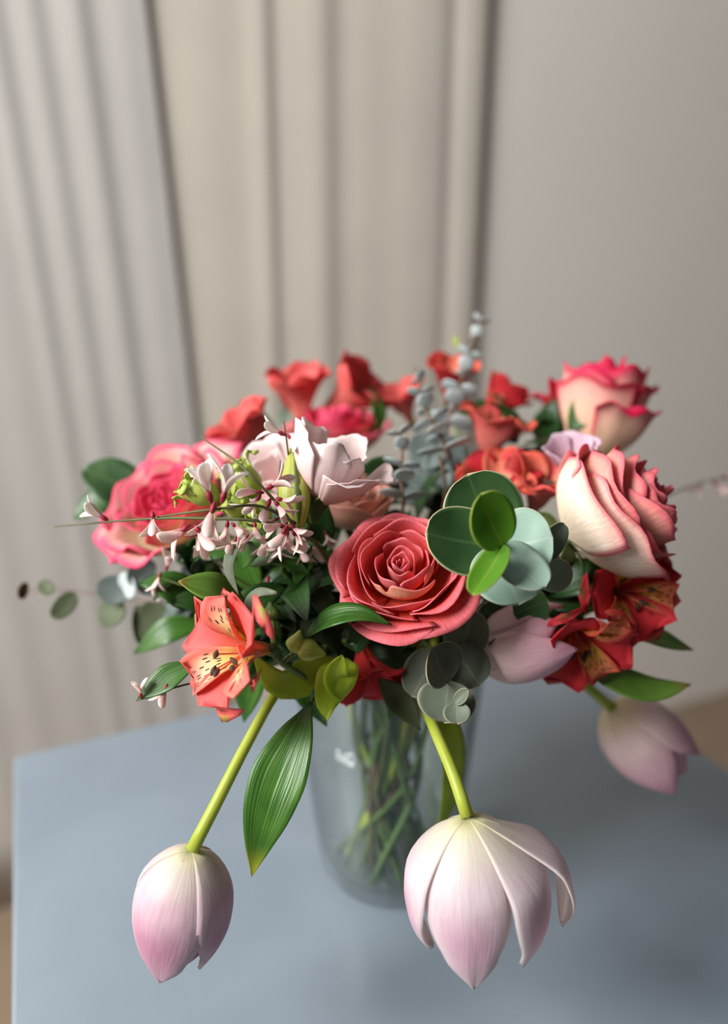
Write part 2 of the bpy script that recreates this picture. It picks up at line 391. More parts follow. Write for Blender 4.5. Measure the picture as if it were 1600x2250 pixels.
# ------------------------------------------------------------------ the room
def box(name, pts8, mat, parent=None, off=V((0, 0, 0)), bevel=0):
    faces = [(0, 3, 2, 1), (4, 5, 6, 7), (0, 1, 5, 4), (1, 2, 6, 5), (2, 3, 7, 6), (3, 0, 4, 7)]
    o = mesh_obj(name, pts8, faces, None, [mat], off, parent, flat=True)
    if bevel:
        b = o.modifiers.new('bevel', 'BEVEL'); b.width = bevel; b.segments = 3
        o.data.polygons.foreach_set('use_smooth', [True] * 6)
    return o
def rbox(name, a0, a1, b0, b1, z0, z1, mat, parent=None, off=V((0, 0, 0)), bevel=0):
    p = [room(a0, b0, z0), room(a1, b0, z0), room(a1, b1, z0), room(a0, b1, z0),
         room(a0, b0, z1), room(a1, b0, z1), room(a1, b1, z1), room(a0, b1, z1)]
    return box(name, p, mat, parent, off, bevel)
def structure(o): o['kind'] = 'structure'; return o
CEIL_Z = 2.70
structure(rbox('floor', WALL_A - .1, 3.2, -2.2, WALL_B + .1, FLOOR_Z - .05, FLOOR_Z, M['floor']))
structure(rbox('wall_back', WALL_A - .1, 3.2, WALL_B, WALL_B + .1, FLOOR_Z, CEIL_Z, M['wall']))
def wall_with_opening():
    vv, ff = [], []
    def add(b0, b1, z0, z1):
        k = len(vv); a0, a1 = WALL_A - .1, WALL_A
        vv.extend([room(a0, b0, z0), room(a1, b0, z0), room(a1, b1, z0), room(a0, b1, z0), room(a0, b0, z1), room(a1, b0, z1), room(a1, b1, z1), room(a0, b1, z1)])
        ff.extend([tuple(k + i for i in q) for q in [(0, 3, 2, 1), (4, 5, 6, 7), (0, 1, 5, 4), (1, 2, 6, 5), (2, 3, 7, 6), (3, 0, 4, 7)]])
    add(-2.2, WIN_B[0], FLOOR_Z, CEIL_Z); add(WIN_B[1], WALL_B, FLOOR_Z, CEIL_Z)
    add(WIN_B[0], WIN_B[1], FLOOR_Z, WIN_Z[0]); add(WIN_B[0], WIN_B[1], WIN_Z[1], CEIL_Z)
    return mesh_obj('wall_left', vv, ff, None, [M['wall_side']], flat=True)
structure(wall_with_opening())
wn = structure(rbox('window_1', WALL_A - .075, WALL_A - .07, WIN_B[0], WIN_B[1], WIN_Z[0], WIN_Z[1], M['pane']))
for b0, b1, z0, z1 in ((WIN_B[0], WIN_B[0] + .05, *WIN_Z), (WIN_B[1] - .05, WIN_B[1], *WIN_Z), (WIN_B[0] + .05, WIN_B[1] - .05, WIN_Z[0], WIN_Z[0] + .05), (WIN_B[0] + .05, WIN_B[1] - .05, WIN_Z[1] - .05, WIN_Z[1])):
    rbox('window_frame', WALL_A - .1, WALL_A - .04, b0, b1, z0, z1, M['frame'], wn)

# curtains: fold profiles across the wall, measured along the wall
def wall_a(px, py, b):
    """a-coordinate along the back wall where the ray of a pixel meets the plane b"""
    d = (FWD + RIGHT * ((px - 800) / F) - UP * ((py - 1125) / F))
    t = (b - CAM.dot(BX)) / d.dot(BX)
    q = CAM + d * t
    return q.dot(AX), q.z
def curtain(name, label, keys, b0, mat, shear, n, row=450, top=CEIL_Z - .02, soft=1.0):
    K = [(wall_a(px, row, b0)[0], h) for px, h in keys]
    z0 = wall_a(keys[0][0], row, b0)[1]
    a0, a1 = K[0][0], K[-1][0]
    T = Thing(name, label, 'curtain', room((a0 + a1) / 2, b0, FLOOR_Z))
    def fn(s, v):
        a = lerp(a0, a1, (v + 1) / 2)
        z = lerp(FLOOR_Z + .004, top, s)
        amt = soft * (1 + .25 * math.sin(z * 1.3 + a * 2))
        return room(a + (z - z0) * shear(a, a0, a1), b0 - .006 - amt * max(0, table(K, a)), z)
    o = sheet(T, 'panel', fn, mat, 26, n, .002)
    return T
curtain('curtain', 'pale grey curtain at the left with slanting soft folds', 
        [(-620, .02), (-560, .06), (-500, .015), (-440, .06), (-380, .02), (-300, .06), (-240, .015), (-170, .055), (-110, .02), (-40, .05), (15, .04), (52, .075), (88, .012), (135, .06), (172, .008), (228, .085), (266, .0), (318, .055), (352, .058), (372, .056)],
        WALL_B - .009, M['curtain'], lambda a, a0, a1: -.045, 260, soft=.026)
curtain('curtain', 'beige curtain in the middle, hanging straight beside the bare wall',
        [(330, .004), (400, .010), (470, .018), (540, .016), (588, .032), (612, .004), (648, .012), (706, .034), (748, .002), (800, .010), (850, .014), (905, .030), (955, .026), (982, .0), (1003, .02), (1032, .026), (1052, .0)],
        WALL_B - .004, M['curtain2'], lambda a, a0, a1: .004, 220, soft=.085)

# ------------------------------------------------------------------ the table
TA = Thing('side_table', 'small blue-grey painted side table under the vase', 'table', V((0.0, 0.38, FLOOR_Z)))
ta0 = V((-.288, .525, 0)).dot(AX); tb1 = .5 * (V((-.288, .525, 0)).dot(BX) + V((.173, .753, 0)).dot(BX))
ta1 = V((.20, .70, 0)).dot(AX) + .015
tb0 = tb1 - .66
rbox('table_top', ta0, ta1, tb0, tb1, -.022, 0, M['table'], TA.o, TA.off, bevel=.003)
rbox('apron', ta0 + .02, ta1 - .02, tb0 + .02, tb1 - .02, -.10, -.022, M['table'], TA.o, TA.off, bevel=.002)
for a in (ta0 + .02, ta1 - .055):
    for b in (tb0 + .02, tb1 - .055):
        rbox('leg', a, a + .035, b, b + .035, FLOOR_Z, -.10, M['table'], TA.o, TA.off, bevel=.002)

# ------------------------------------------------------------------ the vase and the water
VC = V((.0156, .416, 0))
RIM_Z = .180
def lathe(T, name, prof, mat, n=64, parent=None, centre=VC):
    verts, faces = [], []
    for r, z in prof:
        for k in range(n):
            a = 2 * math.pi * k / n
            verts.append(centre + V((r * math.cos(a), r * math.sin(a), z)))
    for i in range(len(prof) - 1):
        for k in range(n):
            faces.append((i*n + k, i*n + (k+1) % n, (i+1)*n + (k+1) % n, (i+1)*n + k))
    return mesh_obj(name, verts, faces, None, [mat], T.off, parent or T.o)
TV = Thing('vase', 'clear glass vase with rounded foot holding the bouquet', 'vase', VC)
outer = [(.0, .0005), (.020, .0005), (.034, .0008), (.040, .004), (.0445, .012), (.047, .025), (.050, .05), (.054, .09), (.0575, .13), (.0600, .16), (.0625, .178), (.0628, .180)]
inner = [(.0615, .1812), (.0603, .180), (.0578, .16), (.0553, .13), (.0518, .09), (.0478, .05), (.0446, .026), (.041, .016), (.034, .0105), (.02, .009), (.0, .009)]
lathe(TV, 'glass_body', outer + inner, M['glass'])
TW = Thing('vase_water', 'clear water standing in the glass vase', 'water', VC + V((0, 0, .009)))
M['water'] = glass_mat('water', (.965, .975, .955, 1), 1.33, .6)
lathe(TW, 'water_body', [(.0, .0095), (.02, .0095), (.0338, .0110), (.0405, .0165), (.0440, .0262), (.0473, .05), (.0512, .09), (.0546, .128), (.053, .1275), (.0, .1275)], M['water'])

# ------------------------------------------------------------------ stems shared by all the cut flowers
def neck(ang, r, z=.186): return VC + V((r * math.cos(ang), r * math.sin(ang), z))
def foot(ang, r): return VC + V((r * math.cos(ang), r * math.sin(ang), .0125))
def stem_path(head, axis, k=.03, rn=None, spread=.6):
    d = V((head.x - VC.x, head.y - VC.y, 0)); ang = math.atan2(d.y, d.x)
    rn = min(.046, d.length * .34) if rn is None else rn
    fa = ang + math.pi + spread * math.sin(head.x * 91 + head.y * 57)
    h1 = math.sin(head.x * 313 + head.z * 171); h2 = math.sin(head.y * 271 + head.x * 433)
    return [foot(fa + h1, .024 + .010 * h2), neck(ang + 2.6 * h1, .012 + .010 * h2, .085), neck(ang, rn), head - axis * k, head]
def add_stem(T, head, axis, r, mat, k=.03, rn=None, via=None):
    p = stem_path(head, axis, k, rn)
    if via: p = p[:3] + via + [head]
    return tube(T, 'stem', p, [r * .9, r, r, r * .9, r * .85], mat, ns=30)
def flower_thing(name, label, cat, head, group=None):
    d = V((head.x - VC.x, head.y - VC.y, 0)); ang = math.atan2(d.y, d.x)
    return Thing(name, label, cat, foot(ang + math.pi, .026), group)

# ------------------------------------------------------------------ rose
def rose(name, label, head, axis, R, layers, mats, seed, roll=0, leaves=(), ruffle=.05, droop=0, ph0=None, stem=True, ns=16, nv=16):
    """layers: (count, radius, height, half angle in degrees, lip curl, material key pair), inner first"""
    rnd = random.Random(seed)
    T = flower_thing(name, label, 'rose', head, 'cut roses in the bouquet')
    Mx = frame(axis, roll)
    az = rnd.uniform(0, 6.28) if ph0 is None else ph0
    for li, lay in enumerate(layers):
        n, rho, h, A, curl, mk = lay[:6]; opt = lay[6] if len(lay) > 6 else {}
        for k in range(len(n) if isinstance(n, list) else n):
            if isinstance(n, list): a0 = math.radians(n[k])
            else:
                az += 2 * math.pi / n
                a0 = az + rnd.uniform(-.18, .18) + li * .63
            no = opt.get('notch') if k == 0 else None
            rr = R * rho * rnd.uniform(.95, 1.05); hh = R * h * rnd.uniform(.95, 1.05)
            cu = curl * rnd.uniform(.75, 1.25); Aa = math.radians(A) * rnd.uniform(.92, 1.08)
            ph, ph2, f1 = rnd.uniform(0, 6.28), rnd.uniform(0, 6.28), rnd.uniform(2.2, 3.6)
            spi = .07 if li > 0 else .16
            fr = (.5 - .5 * math.sin(a0)) * droop * smooth(.60, .72, rho)      # 1 on the side turned to the viewer
            hh *= 1 - .46 * fr; rr *= 1 + .10 * fr; cu *= 1 + .5 * fr
            tipk = rnd.uniform(.0, .06)
            def fn(s, v, a0=a0, rr=rr, hh=hh, cu=cu, Aa=Aa, ph=ph, ph2=ph2, f1=f1, spi=spi, tipk=tipk, li=li, no=no):
                a = abs(v)
                se = s * (1 - .20 * a ** 2.6 + tipk * (1 - a) ** 2 - .015 * (1 + math.sin(v * 5 + ph)))
                if no: se *= 1 - no[2] * math.exp(-((v - no[0]) / no[1]) ** 2) - .02 * math.sin(17 * v) * smooth(.3, .0, abs(v - no[0]))
                b = min(1, se / .72)
                r = rr * (math.sin(b * math.pi / 2)) ** .72
                z = hh * se ** 1.1
                kk = max(0, (se - .55) / .45)
                r += cu * rr * .42 * kk ** 1.8
                z -= cu * hh * .34 * kk ** 2.6
                ed = max(0, a - .55) / .45
                r += cu * rr * .10 * ed ** 2 * s
                ru = ruffle * s ** 3
                r += rr * ru * math.sin(v * f1 * 1.5 + ph); z += hh * ru * .8 * math.sin(v * f1 * 2.3 + ph2)
                r *= 1 + spi * v
                w = Aa * (.4 + .6 * min(1, s / .3))
                p = a0 + w * v
                return head + Mx @ V((r * math.cos(p), r * math.sin(p), z))
            sheet(T, 'petal', fn, [M[mk[1]], M[mk[0]]], ns, nv * 2 if no else nv, .00045)
    # receptacle and sepals
    tube(T, 'receptacle', [head - axis * (R * .22), head - axis * (R * .1), head + axis * (R * .10)], [R * .05, R * .14, R * .2], M['calyx'], n=12)
    for k in range(5):
        p = 2 * math.pi * k / 5 + .4
        o = Mx @ V((math.cos(p), math.sin(p), 0))
        leaf(T, 'sepal', [head + o * R * .1, head + o * R * .36 - axis * R * .02, head + o * R * .62 - axis * R * .2], R * .12, M['calyx'], axis, .15, 'lance', 8, 4)
    if stem: add_stem(T, head - axis * (R * .2), axis, .0026, M['stem_green'])
    for lf in leaves: leaf(T, 'leaf', *lf[0], **lf[1])
    return T

IN1 = ('r1_in', 'r1_out'); CO1 = ('r1_in', 'r1_core')
R1A = cv(-.10, .62, .78)
rose('rose', 'open coral rose facing front in the centre of the bouquet', P(886, 1284, .364), R1A, .0254,
     [(2, .08, .78, 100, .0, ('r1_in', 'r1_in')), (3, .16, .82, 92, .03, IN1), (2, .28, .80, 98, .06, IN1), ([75, 200, 330], .48, .88, 60, .06, IN1), ([-98, 25, 150], .65, .98, 68, .04, CO1, {'notch': (-.30, .10, .26)}),
      ([-60, 60, 175], .76, 1.06, 66, .12, IN1), ([-130, -20, 100, 200], .85, 1.08, 56, .24, IN1), (4, .91, 1.0, 56, .42, IN1), (5, .98, .82, 50, .75, IN1)], None, 11, .0, ns=18, nv=18, droop=1, ruffle=.06)
rose('rose', 'large pink and cream rose at the left edge of the bouquet', P(425, 1160, .462), cv(-.42, .62, .66), .0375,
     [(3, .10, .86, 95, .0, ('r2_core', 'r2_core')), (3, .22, .90, 84, .1, ('r2_core', 'r2_core')), (3, .36, .92, 74, .15, ('r2_core', 'r2_core')), (4, .50, .94, 64, .2, ('r2_core', 'r2_out')),
      (4, .68, 1.06, 56, .40, ('r2_in', 'r2_out')), (5, .88, 1.10, 46, .55, ('r2_in', 'r2_out')), (5, 1.0, .90, 42, .8, ('r2_in', 'r2_out'))], None, 23, 0, ruffle=.09,
     leaves=[(([P(300, 1110, .475), P(250, 1060, .475), P(180, 1030, .475)], .016, M['rose_leaf'], cv(.2, .5, .8)), dict(cup=.25, prof='oval')),
             (([P(290, 1130, .475), P(230, 1100, .475), P(160, 1138, .478)], .012, M['rose_leaf'], cv(-.2, .6, .8)), dict(cup=.3, prof='oval'))])
rose('rose', 'half-open cream rose with pink edges at the right, tipped to the right', P(1248, 1186, .395), cv(.76, .52, .32), .0415,
     [(3, .10, 1.26, 95, .0, ('r4_in', 'r4_in')), (3, .20, 1.30, 88, .05, ('r4_in', 'r4_in')), (4, .33, 1.32, 72, .12, ('r4_in', 'r4_mid')), (4, .46, 1.32, 64, .22, ('r4_in', 'r4_mid')),
      ([-100, 20, 140], .60, 1.26, 68, .26, ('r4_in', 'r4_mid')), ([-60, 60, 180], .70, 1.08, 64, .36, ('r4_in', 'r4_mid')), ([-125, 0, 110], .78, .92, 62, .36, ('r4_in', 'r4_out')), ([-175, -70, 60], .84, .80, 58, .34, ('r4_in', 'r4_out')), ([-30, 25], .80, 1.02, 30, 1.2, ('r4_in', 'r4_in'))], None, 5, .3)
rose('rose', 'upright blush rose with deep pink rims, highest at the right back', P(1292, 1022, .510), cv(.14, .97, .16), .0445,
     [(3, .10, 1.55, 95, .0, ('r3_in', 'r3_in')), (3, .26, 1.55, 85, .1, ('r3_in', 'r3_in')), (4, .42, 1.55, 72, .2, ('r3_in', 'r3_out')), (3, .58, 1.62, 70, .2, ('r3_in', 'r3_out')),
      (3, .68, 1.50, 58, .5, ('r3_in', 'r3_out')), (3, .72, 1.25, 34, .9, ('r3_in', 'r3_out'))], None, 8, .2)
rose('rose', 'hot pink rose at the back behind the pale pink lisianthus', P(740, 1010, .540), cv(-.05, .9, .35), .0340,
     [(3, .12, 1.1, 95, 0, ('r2_core', 'r2_core')), (4, .30, 1.12, 75, .1, ('r2_core', 'r2_core')), (4, .5, 1.1, 62, .3, ('r2_core', 'r2_core')), (5, .72, 1.05, 54, .5, ('r2_core', 'r2_out')), (5, .88, .9, 46, .7, ('r2_in', 'r2_out'))], None, 31, 0)
rose('rose', 'peach rose in the shade behind the coral rose, under the pale pink bloom', P(748, 1150, .430), cv(.25, .80, .45), .0250,
     [(3, .15, 1.0, 95, 0, ('r6', 'r6')), (4, .40, 1.05, 78, .1, ('r6', 'r6')), (4, .68, 1.05, 66, .15, ('r6', 'r6')), (4, .9, .98, 60, .1, ('r6', 'r6'))], None, 37, 0)

# ------------------------------------------------------------------ tulip
def tulip(name, label, base, axis, L, rmax, petals, mats, via, seed=1, foot_ang=0.0, stem_r=.0026, leaves=(), roll=0):
    """petals: (azimuth deg, length factor, openness, half angle deg, radius factor, tip twist)"""
    rnd = random.Random(seed)
    T = Thing(name, label, 'tulip', foot(foot_ang, .026), 'cut tulips in the bouquet')
    Mx = frame(axis, roll)
    prof = [(0, .04), (.05, .34), (.14, .64), (.3, .92), (.45, 1.0), (.62, .98), (.8, .86), (1, .62)]
    wprof = [(0, 1), (.1, 1), (.28, 1), (.46, .98), (.62, .86), (.78, .62), (.90, .36), (.97, .16), (1, .04)]
    for pi, (azd, lf, op, A, rf, tw) in enumerate(petals):
        a0 = math.radians(azd); Aa = math.radians(A); Lp = L * lf; ph = rnd.uniform(0, 6.28); ph2 = rnd.uniform(0, 6.28)
        def fn(s, v, a0=a0, Aa=Aa, Lp=Lp, op=op, rf=rf, tw=tw, ph=ph, ph2=ph2):
            r = rmax * (lerp(1, rf, smooth(0, .4, s)) if rf > 1.05 else rf) * table(prof, s)
            z = Lp * s * (1 - .10 * s * op)
            r += op * Lp * .30 * s ** 2.2
            w = Aa * table(wprof, s)
            rib = math.exp(-(v / .10) ** 2) * .008 * rmax * math.sin(math.pi * min(1, s * 1.1))
            r += rib - .05 * rmax * abs(v) ** 2.5 * s + .012 * rmax * math.sin(7 * v + ph) * s
            r += .03 * rmax * math.sin(4 * s + ph2) * abs(v) ** 2 * s * s
            rc = max(r, rmax * rf * .92 * smooth(.45, .8, s))              # the petal keeps its width although it closes
            p = w * v
            x = r * math.cos(p) if r > rc * .999 else r - rc * (1 - math.cos(p))
            y = rc * math.sin(p) + tw * Lp * s ** 3
            z -= .03 * Lp * abs(v) ** 3 * s
            q = V((x * math.cos(a0) - y * math.sin(a0), x * math.sin(a0) + y * math.cos(a0), z))
            return base + Mx @ q
        sheet(T, 'petal', fn, [M[mats[1]], M[mats[0]]], 22, 14, .0005)
    pts = [foot(foot_ang, .026)] + via + [base]
    tube(T, 'stem', pts, [stem_r] * 4 + [stem_r * .95, stem_r * 1.15], M['stem'], n=12, ns=40)
    for lf in leaves: leaf(T, 'leaf', *lf[0], **lf[1])
    return T
tulip('tulip', 'closed pale pink tulip drooping at the lower left', P(422, 1868, .335), cv(-.20, -.95, -.22), .0585, .0220,
      [(62, .90, -.06, 60, .92, 0), (178, .90, -.03, 62, .92, 0), (285, .92, .0, 62, .92, 0), (112, 1.0, .0, 61, 1.02, -.05), (6, .99, -.02, 58, 1.03, .04), (236, .92, .05, 62, 1.01, 0)],
      ('tul_in', 'tul'), [neck(2.9, .02, .1), neck(3.5, .03, .188), P(660, 1478, .405), P(610, 1518, .372), P(545, 1630, .352), P(478, 1760, .340)], 3, .4,
      leaves=[(([P(760, 1470, .405), P(690, 1478, .375), P(615, 1500, .362), P(555, 1440, .36)], .0105, M['leaf_olive'], cv(-.1, -.2, 1)), dict(cup=.2, prof='blade'))])
tulip('tulip', 'wide open white-pink tulip drooping at the lower right', P(1028, 1796, .328), cv(.06, -.96, -.20), .0700, .0255,
      [(356, .90, .85, 25, 1.58, .04), (178, .97, .06, 39, 1.14, .04), (36, .93, .16, 30, 1.36, .0), (100, 1.03, .0, 43, 1.06, -.01), (265, .99, .1, 46, .95, -.06), (310, .80, .2, 40, 1.1, 0)],
      ('tul_in', 'tul2'), [neck(5.2, .015, .1), neck(5.2, .03, .190), P(925, 1520, .398), P(950, 1592, .358), P(992, 1690, .338)], 7, 2.2,
      leaves=[(([P(905, 1505, .44), P(980, 1590, .415), P(990, 1720, .43), P(962, 1840, .455)], .0085, M['leaf_olive'], cv(.5, .1, .9)), dict(cup=.3, prof='blade'))])
tulip('tulip', 'pink tulip leaning out low at the right, out of focus', P(1342, 1552, .470), cv(.68, -.70, -.22), .0660, .0235,
      [(60, .92, .05, 62, 1.0, 0), (180, .92, .05, 62, 1.0, 0), (300, .92, .1, 62, 1.0, 0), (110, 1.0, .16, 56, 1.04, 0), (10, 1.0, .30, 54, 1.04, 0), (240, .95, .1, 56, 1.0, 0)],
      ('tul3', 'tul3'), [neck(.2, .015, .1), neck(.2, .04, .190), P(1120, 1440, .43), P(1250, 1482, .45)], 9, 3.3, stem_r=.0030)
tulip('tulip', 'soft pink tulip lying sideways behind the grey eucalyptus leaves', P(1030, 1440, .392), cv(.93, .25, .12), .0540, .0190,
      [(90, .9, .1, 60, 1, 0), (210, .9, .1, 60, 1, 0), (330, .9, .1, 60, 1, 0), (275, 1.0, .10, 62, 1.05, 0), (150, 1.0, .1, 60, 1.05, 0), (30, .96, .16, 60, 1.05, 0)],
      ('tul3', 'tul3'), [neck(5.6, .015, .1), neck(5.6, .03, .188), P(960, 1450, .402)], 13, 2.5)

# ------------------------------------------------------------------ lisianthus
def lisianthus(T, head, axis, R, petals, mat, seed, calyx=True, ns=20, nv=18, tag='flower'):
    """one ruffled bloom as a part with its petals as sub-parts"""
    rnd = random.Random(seed); Mx = frame(axis)
    base = tube(T, tag, [head - axis * R * .35, head - axis * R * .1, head + axis * R * .08], [R * .05, R * .13, R * .2], M['calyx'], n=12)
    for (azd, rho, h, A, curl) in petals:
        a0 = math.radians(azd); ph, ph2, ph3 = [rnd.uniform(0, 6.28) for _ in range(3)]
        def fn(s, v, a0=a0, rho=rho, h=h, A=A, curl=curl, ph=ph, ph2=ph2, ph3=ph3):
            a = abs(v)
            se = s * (1 - .16 * a ** 3 + .03 * math.sin(4 * v + ph))
            r = R * rho * math.sin(min(1, se / .85) * math.pi / 2) ** .8
            z = R * h * se ** 1.05
            k = max(0, (se - .55) / .45)
            r += curl * R * .45 * k ** 2; z -= curl * R * .30 * k ** 2.5
            ru = s ** 4
            r += R * .045 * ru * math.sin(7 * v + ph) + R * .014 * ru * math.sin(19 * v + ph3)
            z += R * .05 * ru * math.sin(5 * v + ph2) + R * .012 * ru * math.sin(23 * v + ph)
            r *= 1 + .08 * v
            p = a0 + math.radians(A) * (.35 + .65 * min(1, s / .35)) * v
            return head + Mx @ V((r * math.cos(p), r * math.sin(p), z))
        sheet(T, 'petal', fn, [M[mat]], ns, nv, .0004, parent=base)
    if calyx:
        for k in range(5):
            p = 2 * math.pi * k / 5 + .9
            o = Mx @ V((math.cos(p), math.sin(p), 0))
            leaf(T, 'sepal', [head + o * R * .06, head + o * R * .24 + axis * R * .12, head + o * R * .46 + axis * R * .30], R * .10, M['calyx'], axis, .15, 'lance', 8, 4, parent=base)
    return base
def lis_bud(T, a, b, r, mat, seed=0):
    """twisted closed bud from a to b with its sepals"""
    ax = (b - a)
    o = tube(T, 'bud', [a, a + ax * .2, a + ax * .5, a + ax * .8, b], [r * .45, r * .95, r, r * .55, r * .10], mat, n=20, ns=20, ridge=.07, nr=4)
    Mx = frame(ax.normalized())
    for k in range(4):
        p = 2 * math.pi * k / 4 + seed
        q = Mx @ V((math.cos(p), math.sin(p), 0))
        leaf(T, 'sepal', [a + q * r * .5, a + q * r * 1.04 + ax * .3, a + q * r * .98 + ax * .58, a + q * r * .75 + ax * .86], r * .22, M['calyx'] if seed < 5 else mat, q, -.2, 'lance', 10, 4, parent=o)
    return o
h1 = P(698, 1108, .375)
TL = flower_thing('lisianthus', 'pale pink lisianthus with ruffled bloom and a tall green bud, left of centre', 'lisianthus', h1, 'cut lisianthus in the bouquet')
lisianthus(TL, h1, cv(.24, .88, .36), .0305, [(40, .55, 1.15, 66, .2), (160, .5, 1.28, 60, .05), (280, .56, 1.06, 62, .1), (-30, .86, .98, 58, .5), (200, .62, 1.34, 50, .05), (250, .62, 1.24, 52, .0), (318, .80, .98, 52, .6)], 'lis', 4)
add_stem(TL, h1 - cv(.42, .85, .32) * .012, cv(.42, .85, .32), .0018, M['stem_green'])
lis_bud(TL, P(652, 1160, .362), P(640, 985, .366), .0078, M['bud_yellow'], .3)
tube(TL, 'bud_stalk', [P(652, 1160, .362), P(668, 1230, .38), P(705, 1330, .40)], .0016, M['stem_green'])
h2 = P(640, 1075, .42)
TL2 = flower_thing('lisianthus', 'pale ruffled lisianthus behind the tall green bud', 'lisianthus', h2, 'cut lisianthus in the bouquet')
lisianthus(TL2, h2, cv(-.35, .55, .75), .028, [(20, .3, .8, 80, .1), (140, .35, .85, 80, .1), (260, .35, .8, 80, .1), (70, .7, .82, 58, .4), (150, .75, .85, 58, .4), (230, .7, .8, 58, .4), (310, .7, .8, 58, .4), (0, .75, .8, 58, .4)], 'lis', 9)
add_stem(TL2, h2 - cv(-.35, .55, .75) * .010, cv(-.35, .55, .75), .0018, M['stem_green'])
h3 = P(1262, 1040, .430)
TL3 = flower_thing('lisianthus', 'small lilac-pink bloom half hidden behind the cream rose', 'lisianthus', h3, 'cut lisianthus in the bouquet')
lisianthus(TL3, h3, cv(-.2, .8, .5), .021, [(0, .6, .9, 66, .3), (72, .62, .95, 62, .3), (144, .6, 1.0, 62, .3), (216, .6, .95, 62, .3), (288, .6, .9, 62, .3)], 'lilac', 14)
add_stem(TL3, h3 - cv(-.2, .8, .5) * .008, cv(-.2, .8, .5), .0016, M['stem_green'])
# young lisianthus buds on their own branching stem
hb = P(560, 1130, .372)
TB = flower_thing('lisianthus', 'spray of lime green lisianthus buds just opening, at the left', 'lisianthus', hb, 'cut lisianthus in the bouquet')
add_stem(TB, hb, cv(-.4, .7, .4), .0016, M['stem_green'])
def lime_bud(T, a, b, r, seed):
    ax = b - a; n = ax.normalized(); Mx = frame(n); rnd = random.Random(seed)
    o = tube(T, 'bud', [a, a + ax * .25, a + ax * .55, a + ax * .8], [r * .4, r * .9, r, r * .8], M['bud'], n=14, ns=14, ridge=.08, nr=5)
    for k in range(5):
        p = 2 * math.pi * k / 5 + rnd.uniform(-.2, .2)
        q = Mx @ V((math.cos(p), math.sin(p), 0)); e = rnd.uniform(.7, 1.5)
        leaf(T, 'petal_tip', [a + ax * .55 + q * r * .9, a + ax * .85 + q * r * 1.0, b + q * r * e, b + q * r * (e + .5) - ax * .12], r * .55, M['bud'], q * -1, .3, 'spoon', 10, 6, wave=.25, seed=seed + k, parent=o)
        leaf(T, 'petal_tip', [a + ax * .6 + q * r * .3, a + ax * .9 + q * r * .45, b + q * r * .3], r * .42, M['bud'], q * -1, .4, 'spoon', 8, 4, wave=.3, seed=seed + k + 9, parent=o)
    return o
lime_bud(TB, P(478, 1096, .365), P(400, 1062, .360), .0064, 1)
lime_bud(TB, P(565, 1090, .375), P(512, 1020, .372), .0070, 2)
lime_bud(TB, P(545, 1120, .372), P(490, 1092, .366), .0068, 3)
lime_bud(TB, P(592, 1115, .372), P(545, 1140, .364), .0068, 4)
for x, y in ((478, 1096), (565, 1090), (592, 1115)):
    tube(TB, 'bud_stalk', [P(x, y, .372), P((x + 590) / 2, y + 40, .376), P(590, 1200, .385)], .0012, M['stem_green'])

# ------------------------------------------------------------------ alstroemeria
def alstro(T, base, axis, L, spread, mo, ms, seed, roll=0, stamens=True, only=None, st_len=1.0):
    """one funnel-shaped bloom: green receptacle with six tepals and stamens under it"""
    rnd = random.Random(seed); Mx = frame(axis, roll)
    rec = tube(T, 'flower', [base - axis * L * .16, base - axis * L * .06, base + axis * L * .05], [L * .035, L * .10, L * .06], M['calyx'], n=10)
    for k in range(6):
        if only is not None and k not in only: continue
        p = math.radians(60 * k) + rnd.uniform(-.12, .12)
        o = Mx @ V((math.cos(p), math.sin(p), 0))
        outer_t = k % 2 == 0
        sp = spread * rnd.uniform(.85, 1.15)
        ln = L * (1.0 if outer_t else 1.04) * rnd.uniform(.94, 1.06)
        pts = [base + o * L * .03, base + axis * ln * .28 + o * L * .12, base + axis * ln * .58 + o * L * (.20 + .14 * sp),
               base + axis * ln * (.86 - .10 * sp) + o * L * (.28 + .42 * sp), base + axis * ln * (.98 - .30 * sp) + o * L * (.30 + .74 * sp)]
        leaf(T, 'petal', pts, L * (.42 if outer_t else .30), M[mo] if outer_t else M[ms], (axis * .2 - o).normalized(), .28 if outer_t else .42,
             'fan' if outer_t else 'spoon', 18, 10, wave=.10, wf=11, seed=seed * 7 + k, thick=.0004, parent=rec, curl=.12)
    if stamens:
        for k in range(5):
            p = rnd.uniform(-.9, .9) - math.pi / 2
            o = Mx @ V((math.cos(p), math.sin(p), 0))
            e = base + axis * L * rnd.uniform(.68, .92) * st_len + o * L * rnd.uniform(.06, .30)
            f = tube(T, 'stamen', [base + axis * L * .1, base + axis * L * .45 + o * L * .06, e], L * .013, M['filament'], parent=rec, n=6)
            q = (axis * .3 + o * .5 + V((rnd.uniform(-1, 1), rnd.uniform(-1, 1), rnd.uniform(-1, 1))) * .5).normalized()
            tube(T, 'anther', [e - q * L * .07, e - q * L * .03, e + q * L * .04, e + q * L * .08], [L * .012, L * .035, L * .035, L * .012], M['anther'], parent=rec, n=8)
    return rec
def stem_leaf(T, pts, half, mat, nrm, **kw): return leaf(T, 'leaf', [P(*p) for p in pts], half, M[mat], nrm, **kw)
def pbud(T, a, b, r, mat='bud', name='bud'):
    ax = b - a
    return tube(T, name, [a, a + ax * .25, a + ax * .6, a + ax * .88, b], [r * .4, r, r * .95, r * .5, r * .15], M[mat], n=14, ns=16, ridge=.09, nr=3)

G_AL = 'cut alstroemerias in the bouquet'
